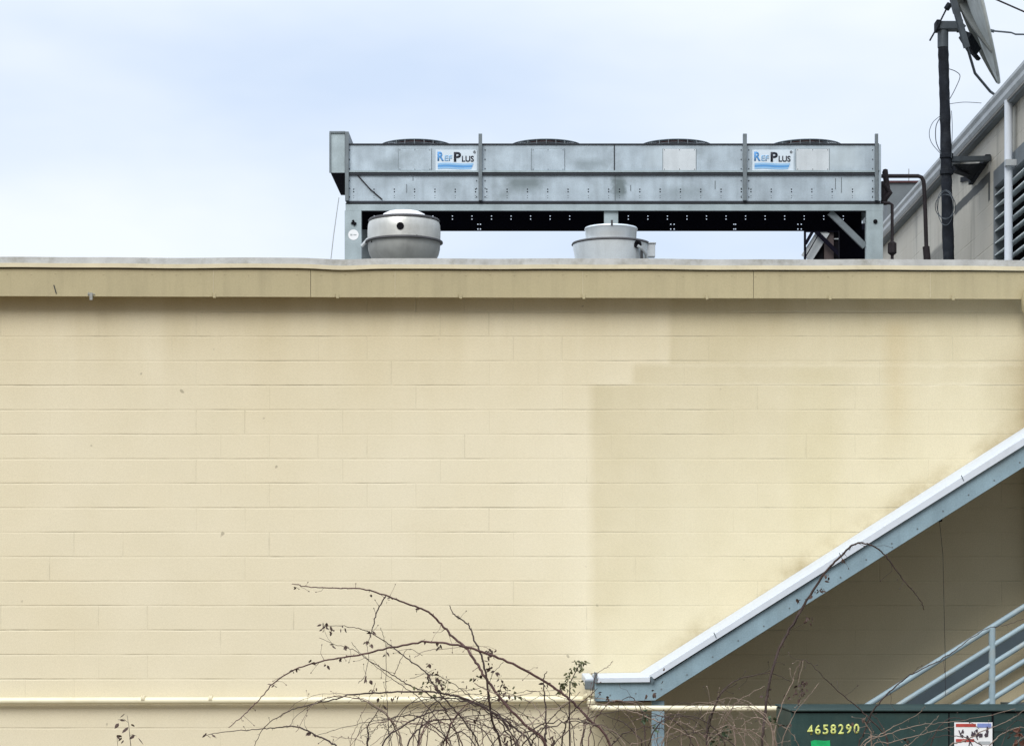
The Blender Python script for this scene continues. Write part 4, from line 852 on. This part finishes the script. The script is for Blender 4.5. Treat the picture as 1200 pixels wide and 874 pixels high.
YB = -4.0
b1 = thing('bramble_bush', 'large tangled leafless bramble with long arching red-brown canes left of the canopy', 'bramble', (X(570, YB), YB, 0))
Lc = [
 ([(342,684),(360,687),(395,689),(425,690),(452,698),(480,708),(502,717),(515,729),(530,745),(546,759),(558,776),(570,795),(590,822),(615,848),(642,878)], .0085, 'canered', 690),
 ([(268,852),(285,838),(302,822),(320,801),(346,784),(380,774),(420,767),(460,758),(500,752),(532,755),(564,763),(600,777),(636,797),(664,816),(690,842),(716,876)], .0085, 'canered', 770),
 ([(296,878),(310,852),(336,834),(360,826),(388,820),(412,814),(452,811),(500,810),(524,813),(552,821),(580,836),(604,853),(624,880)], .0065, 'cane', 660),
 ([(240,861),(264,857),(306,854),(324,852),(348,851),(368,860),(388,870),(396,885)], .0055, 'cane', 430),
 ([(378,733),(400,733),(420,736),(434,741),(452,752),(468,764),(484,776),(500,789),(510,805),(528,826),(548,850),(562,880)], .005, 'cane', 600),
 ([(374,747),(396,756),(416,762),(436,776),(460,790),(478,802),(500,812),(520,830),(540,880)], .0042, 'cane', 560),
 ([(412,752),(424,766),(440,780),(458,794),(476,806),(496,822),(516,850),(524,880)], .0032, 'cane', 540),
 ([(431,754),(436,738),(442,716),(452,698)], .0042, 'cane', None),
 ([(527,709),(531,718),(538,724),(550,734),(556,750),(564,768),(569,790),(573,820),(578,848),(588,880)], .0085, 'cane', 600),
 ([(641,786),(637,795),(638,812),(640,848),(638,880)], .0075, 'cane', 640),
 ([(446,735),(450,747),(453,763),(452,801),(454,833),(456,880)], .0025, 'cane', 455),
 ([(590,775),(576,792),(572,815),(560,840),(552,880)], .0035, 'cane', 560),
 ([(720,832),(590,812),(560,822),(520,831),(507,833),(493,839),(470,852),(446,880)][1:], .0055, 'cane', 420),
 ([(600,835),(560,838),(520,843),(507,844),(491,854),(477,880)], .006, 'cane', 470),
 ([(372,861),(402,852),(435,845),(454,842),(475,838),(489,839),(503,847),(520,861),(530,880)], .004, 'cane', 560),
 ([(512,821),(500,833),(493,852),(490,880)], .006, 'cane', 490),
 ([(700,806),(685,820),(668,837),(662,854),(658,880)], .006, 'cane', 650),
 ([(680,810),(664,825),(652,835),(633,858),(622,880)], .005, 'cane', 615),
 ([(495,768),(478,760),(470,772),(462,790)], .002, 'cane', None),
 ([(428,752),(432,768),(428,790),(420,800)], .002, 'cane', None),
 ([(440,800),(432,820),(418,850),(410,880)], .0022, 'canetan', 405),
 ([(580,772),(566,757),(520,760),(500,762),(486,770)], .0022, 'canetan', None),
 ([(660,808),(630,810),(606,815),(580,812),(556,800)], .003, 'canetan', None),
 ([(480,795),(505,790),(530,800),(556,820),(580,832),(600,860),(606,880)], .004, 'cane', 600),
 ([(430,880),(432,862),(431,850),(440,838),(446,825)][::-1], .006, 'cane', 430),
 ([(388,862),(400,864),(420,866),(428,872)], .002, 'canetan', None),
]
roots = []
for pts, r, mt, root in Lc: cane(b1, pts, r, M[mt], YB + random.uniform(-0.25, 0.25), root, dY=0.12, zig=0.0022)
for i in range(40):      # the tangle of shorter canes round the base
    bx0 = random.gauss(575, 62); bx0 = min(max(bx0, 455), 705)
    dirn = random.choice((-1, 1, -1)); span = random.uniform(25, 150) * dirn
    top = random.uniform(806, 858); ex_ = bx0 + span
    pts = [(ex_ + span * 0.25, top + random.uniform(16, 55)), (ex_, top + random.uniform(3, 14)), (bx0 + span * 0.6, top), (bx0 + span * 0.25, top + 12), (bx0, top + 42), (bx0 - span * 0.05, 905)]
    cane(b1, pts, random.choice((.003, .0035, .0045, .0055)), M[random.choice(('cane', 'cane', 'canered', 'canetan'))], YB + random.uniform(-0.5, 0.6), bx0 + random.uniform(-15, 15), dY=0.1, zig=random.choice((0.003, 0.005, 0.0065)))
lb = MB()
for a, b, n, s_ in ((382,734,9,4),(390,736,5,3),(400,736,3,3),(436,740,5,2),(432,753,5,3),(348,688,3,2),(434,697,2,2),(454,703,3,2),(486,712,2,2),(514,757,7,3),(500,750,3,2),(573,763,8,3),(579,766,4,3),(346,785,4,2),(366,776,3,2),(381,776,3,2),(398,770,3,2),(320,803,3,2),(430,795,5,3),(440,808,5,3),(444,817,4,2),(462,817,8,3),(450,827,3,2),(505,797,9,5),(512,807,14,7),(508,790,6,5),(518,800,8,5),(503,778,4,2),(590,800,10,4),(588,808,16,5),(590,818,12,5),(585,792,5,4),(576,783,6,3),(572,778,4,3),(560,795,5,5),(598,847,6,4),(640,800,4,3),(538,723,4,2),(546,800,3,3),(552,842,5,5),(570,835,6,5),(610,860,6,5),(368,858,4,3),(363,859,3,2),(388,756,3,2),(404,758,4,2),(450,765,3,2),(460,847,3,3),(243,860,3,2),(248,862,3,2),(643,862,8,5),(652,870,6,5),(520,833,4,4),(596,866,8,5)):
    clump(lb, a, b, YB, n, s_ * 0.7, 0.034)
lb.build('dry_leaves', M['leafbr'], b1)
lb = MB()
for a, b, n, s_ in ((510,800,16,7),(525,808,10,7),(500,806,8,6),(604,812,10,7),(560,800,8,8),(600,830,8,8)): clump(lb, a, b, YB + 0.05, n, s_ * 0.8, 0.03)
lb.build('olive_leaves', M['leafgr'], b1)

b2 = thing('leafy_sprig', 'small olive green leafy sprig growing beside the left end of the canopy', 'plant', (X(668, YB + .3), YB + .3, 0))
ys = YB + 0.3; M_ = MB(); M_.tube([P(680, 776, ys), P(674, 788, ys), P(668, 800, ys), P(667, 830, ys), P(668, 880, ys), Vector((X(668, ys), ys, 0))], [.002, .003, .004, .005, .006, .008], 6); M_.build('stem', M['cane'], b2)
lb = MB()
for a, b, n, s_ in ((683,776,12,3.2),(675,775,8,2.5),(672,782,8,3),(680,783,8,3),(667,792,14,4),(663,800,14,4),(673,799,12,4),(657,805,9,4),(682,800,4,3),(668,806,8,5)): clump(lb, a, b, ys, n, s_ * 0.8, 0.035)
lb.build('leaves', M['leafgr'], b2)

b3 = thing('small_weed', 'tiny weed with a few dry hanging leaves, far left in front of the wall', 'plant', (X(150, YB), YB, 0))
M_ = MB(); M_.tube([P(149, 838, YB), P(151, 850, YB), P(152, 862, YB), P(154, 880, YB), Vector((X(150, YB), YB, 0))], [.0012, .0016, .002, .003, .004], 5)
M_.tube([P(138, 843, YB), P(145, 842, YB), P(150, 846, YB)], .0012, 4); M_.tube([P(137, 862, YB), P(138, 874, YB), P(145, 895, YB)], .0013, 4); M_.tube([P(160, 862, YB), P(155, 860, YB), P(152, 862, YB)], .0013, 4); M_.build('stem', M['cane'], b3)
lb = MB()
for a, b in ((147,835),(141,843),(138,847),(150,852),(153,848),(137,862),(143,864),(146,866),(158,861),(162,864),(136,860)): clump(lb, a, b, YB, 1, 0.5, 0.05)
lb.build('leaves', M['leafbr'], b3)

YB2 = -4.4
b4 = thing('tall_bramble', 'bramble with one tall dark cane arching over the canopy beam in front of the cabinet', 'bramble', (X(895, YB2), YB2, 0))
Rc = [
 ([(1083,714),(1077,701),(1059,680),(1045,660),(1027,642),(1009,636),(997,640),(985,652),(968,669),(946,703),(926,737),(910,768),(901,804),(896,840),(893,880)], .0085, 'cane', 890),
 ([(926,798),(905,789),(883,791),(860,798),(845,812),(838,827),(831,850),(828,880)], .005, 'cane', 825),
 ([(935,795),(941,773),(959,786),(982,809),(1009,832),(1031,854),(1042,880)], .0045, 'cane', 1045),
 ([(935,800),(941,774),(934,782),(928,800),(915,830),(905,880)], .0035, 'canetan', 905),
 ([(896,804),(878,813),(860,827),(847,850),(842,880)], .004, 'canetan', 850),
 ([(1200,725),(1178,732),(1155,737),(1133,751),(1109,769),(1082,783),(1060,795),(1040,813),(1022,834),(1012,860),(1006,880)], .0045, 'cane', 1000),
 ([(1084,827),(1073,838),(1044,853),(1030,862),(1010,884)], .004, 'canetan', 1000),
 ([(1118,851),(1087,858),(1044,869),(1020,882)], .004, 'canetan', 1005),
 ([(1205,828),(1182,844),(1160,853),(1130,868),(1110,884)], .0045, 'canetan', 1100),
 ([(1020,835),(1033,851),(1041,880)], .006, 'cane', 1045),
 ([(1016,838),(1013,846),(1020,857),(1021,880)], .006, 'canetan', 1020),
 ([(1100,838),(1084,855),(1066,872),(1058,884)], .0035, 'canetan', 1050),
 ([(1200,862),(1192,870),(1186,884)], .005, 'canetan', 1180),
 ([(870,836),(873,850),(872,880)], .004, 'canetan', 872),
 ([(700,833),(715,840),(732,847),(743,858),(754,880)], .005, 'cane', 770),
 ([(727,830),(747,835),(763,842),(783,850),(803,860),(820,880)], .0055, 'canetan', 830),
 ([(864,800),(845,812),(838,827),(830,845),(828,880)], .006, 'cane', 826),
 ([(793,833),(798,847),(799,880)], .004, 'canetan', 800),
 ([(700,828),(690,840),(684,860),(682,880)], .005, 'cane', 680),
 ([(718,774),(712,781),(700,789),(696,800),(690,830),(680,880)], .0028, 'canered', 680),
 ([(777,863),(767,865),(750,870),(736,884)], .004, 'canetan', 730),
 ([(824,826),(818,840),(812,860),(808,880)], .003, 'cane', 806),
 ([(725,840),(718,855),(700,880)], .003, 'cane', 700),
 ([(960,800),(948,815),(930,838),(915,880)], .003, 'canetan', 905),
 ([(1006,880),(1040,860),(1075,850),(1110,846),(1150,840),(1190,830)][::-1], .003, 'canetan', 1000),
]
for pts, r, mt, root in Rc: cane(b4, pts, r, M[mt], YB2 + random.uniform(-0.15, 0.15), root, dY=0.07, zig=0.0022)
for i in range(26):
    bx0 = random.choice((random.uniform(700, 900), random.uniform(840, 940), random.uniform(700, 800), random.uniform(1010, 1190))); span = random.uniform(20, 80) * (random.choice((-1, 1)) if not 840 < bx0 < 1050 else (-1 if bx0 < 950 else 1)); top = random.uniform(838, 870) if bx0 > 930 else random.uniform(815, 860)
    pts = [(bx0 + span * 1.25, top + random.uniform(10, 30)), (bx0 + span, top + random.uniform(2, 9)), (bx0 + span * 0.55, top), (bx0 + span * 0.2, top + 12), (bx0, top + 35), (bx0, 905)]
    cane(b4, pts, random.choice((.0025, .003, .004, .0045)), M[random.choice(('cane', 'canetan', 'canetan'))], YB2 + random.uniform(-0.3, 0.3), bx0 + random.uniform(-10, 10), dY=0.07)
lb = MB()
for a, b, n, s_ in ((969,672,6,3),(989,655,4,3),(959,690,5,3),(963,692,3,2),(938,702,4,3),(950,697,3,2),(948,722,5,4),(950,726,3,3),(1051,678,1,1),(941,800,10,4),(940,812,12,4),(936,806,8,5),(925,815,5,4),(900,812,5,4),(700,752+60,2,2),(778,782,2,2),(712,816,3,1.5),(703,810,3,1.5),(757,814,2,1.5),(765,812,4,2),(776,798,1,1),(830,862,6,5),(1000,850,4,4),(920,850,8,6),(1010,842,6,4),(1060,866,4,6),(1190,858,3,4),(720,862,4,6),(690,850,6,6)):
    clump(lb, a, b, YB2, n, s_ * 0.8, 0.032)
lb.build('dry_leaves', M['leafbr'], b4)
lb = MB()
for a, b, n, s_ in ((845,862,26,7),(838,868,16,6),(852,852,10,5),(757,838,8,4),(752,842,8,4),(903,842,8,6),(768,850,5,4)): clump(lb, a, b, YB2, n, s_ * 0.8, 0.035)
lb.build('green_leaves', M['leafgn'], b4)
lb = MB()
for a, b, n, s_ in ((1196,858,7,3.5),(1192,866,5,3)): clump(lb, a, b, YB2, n, s_, 0.05)
lb.build('rusty_leaves', M['rust'], b4)
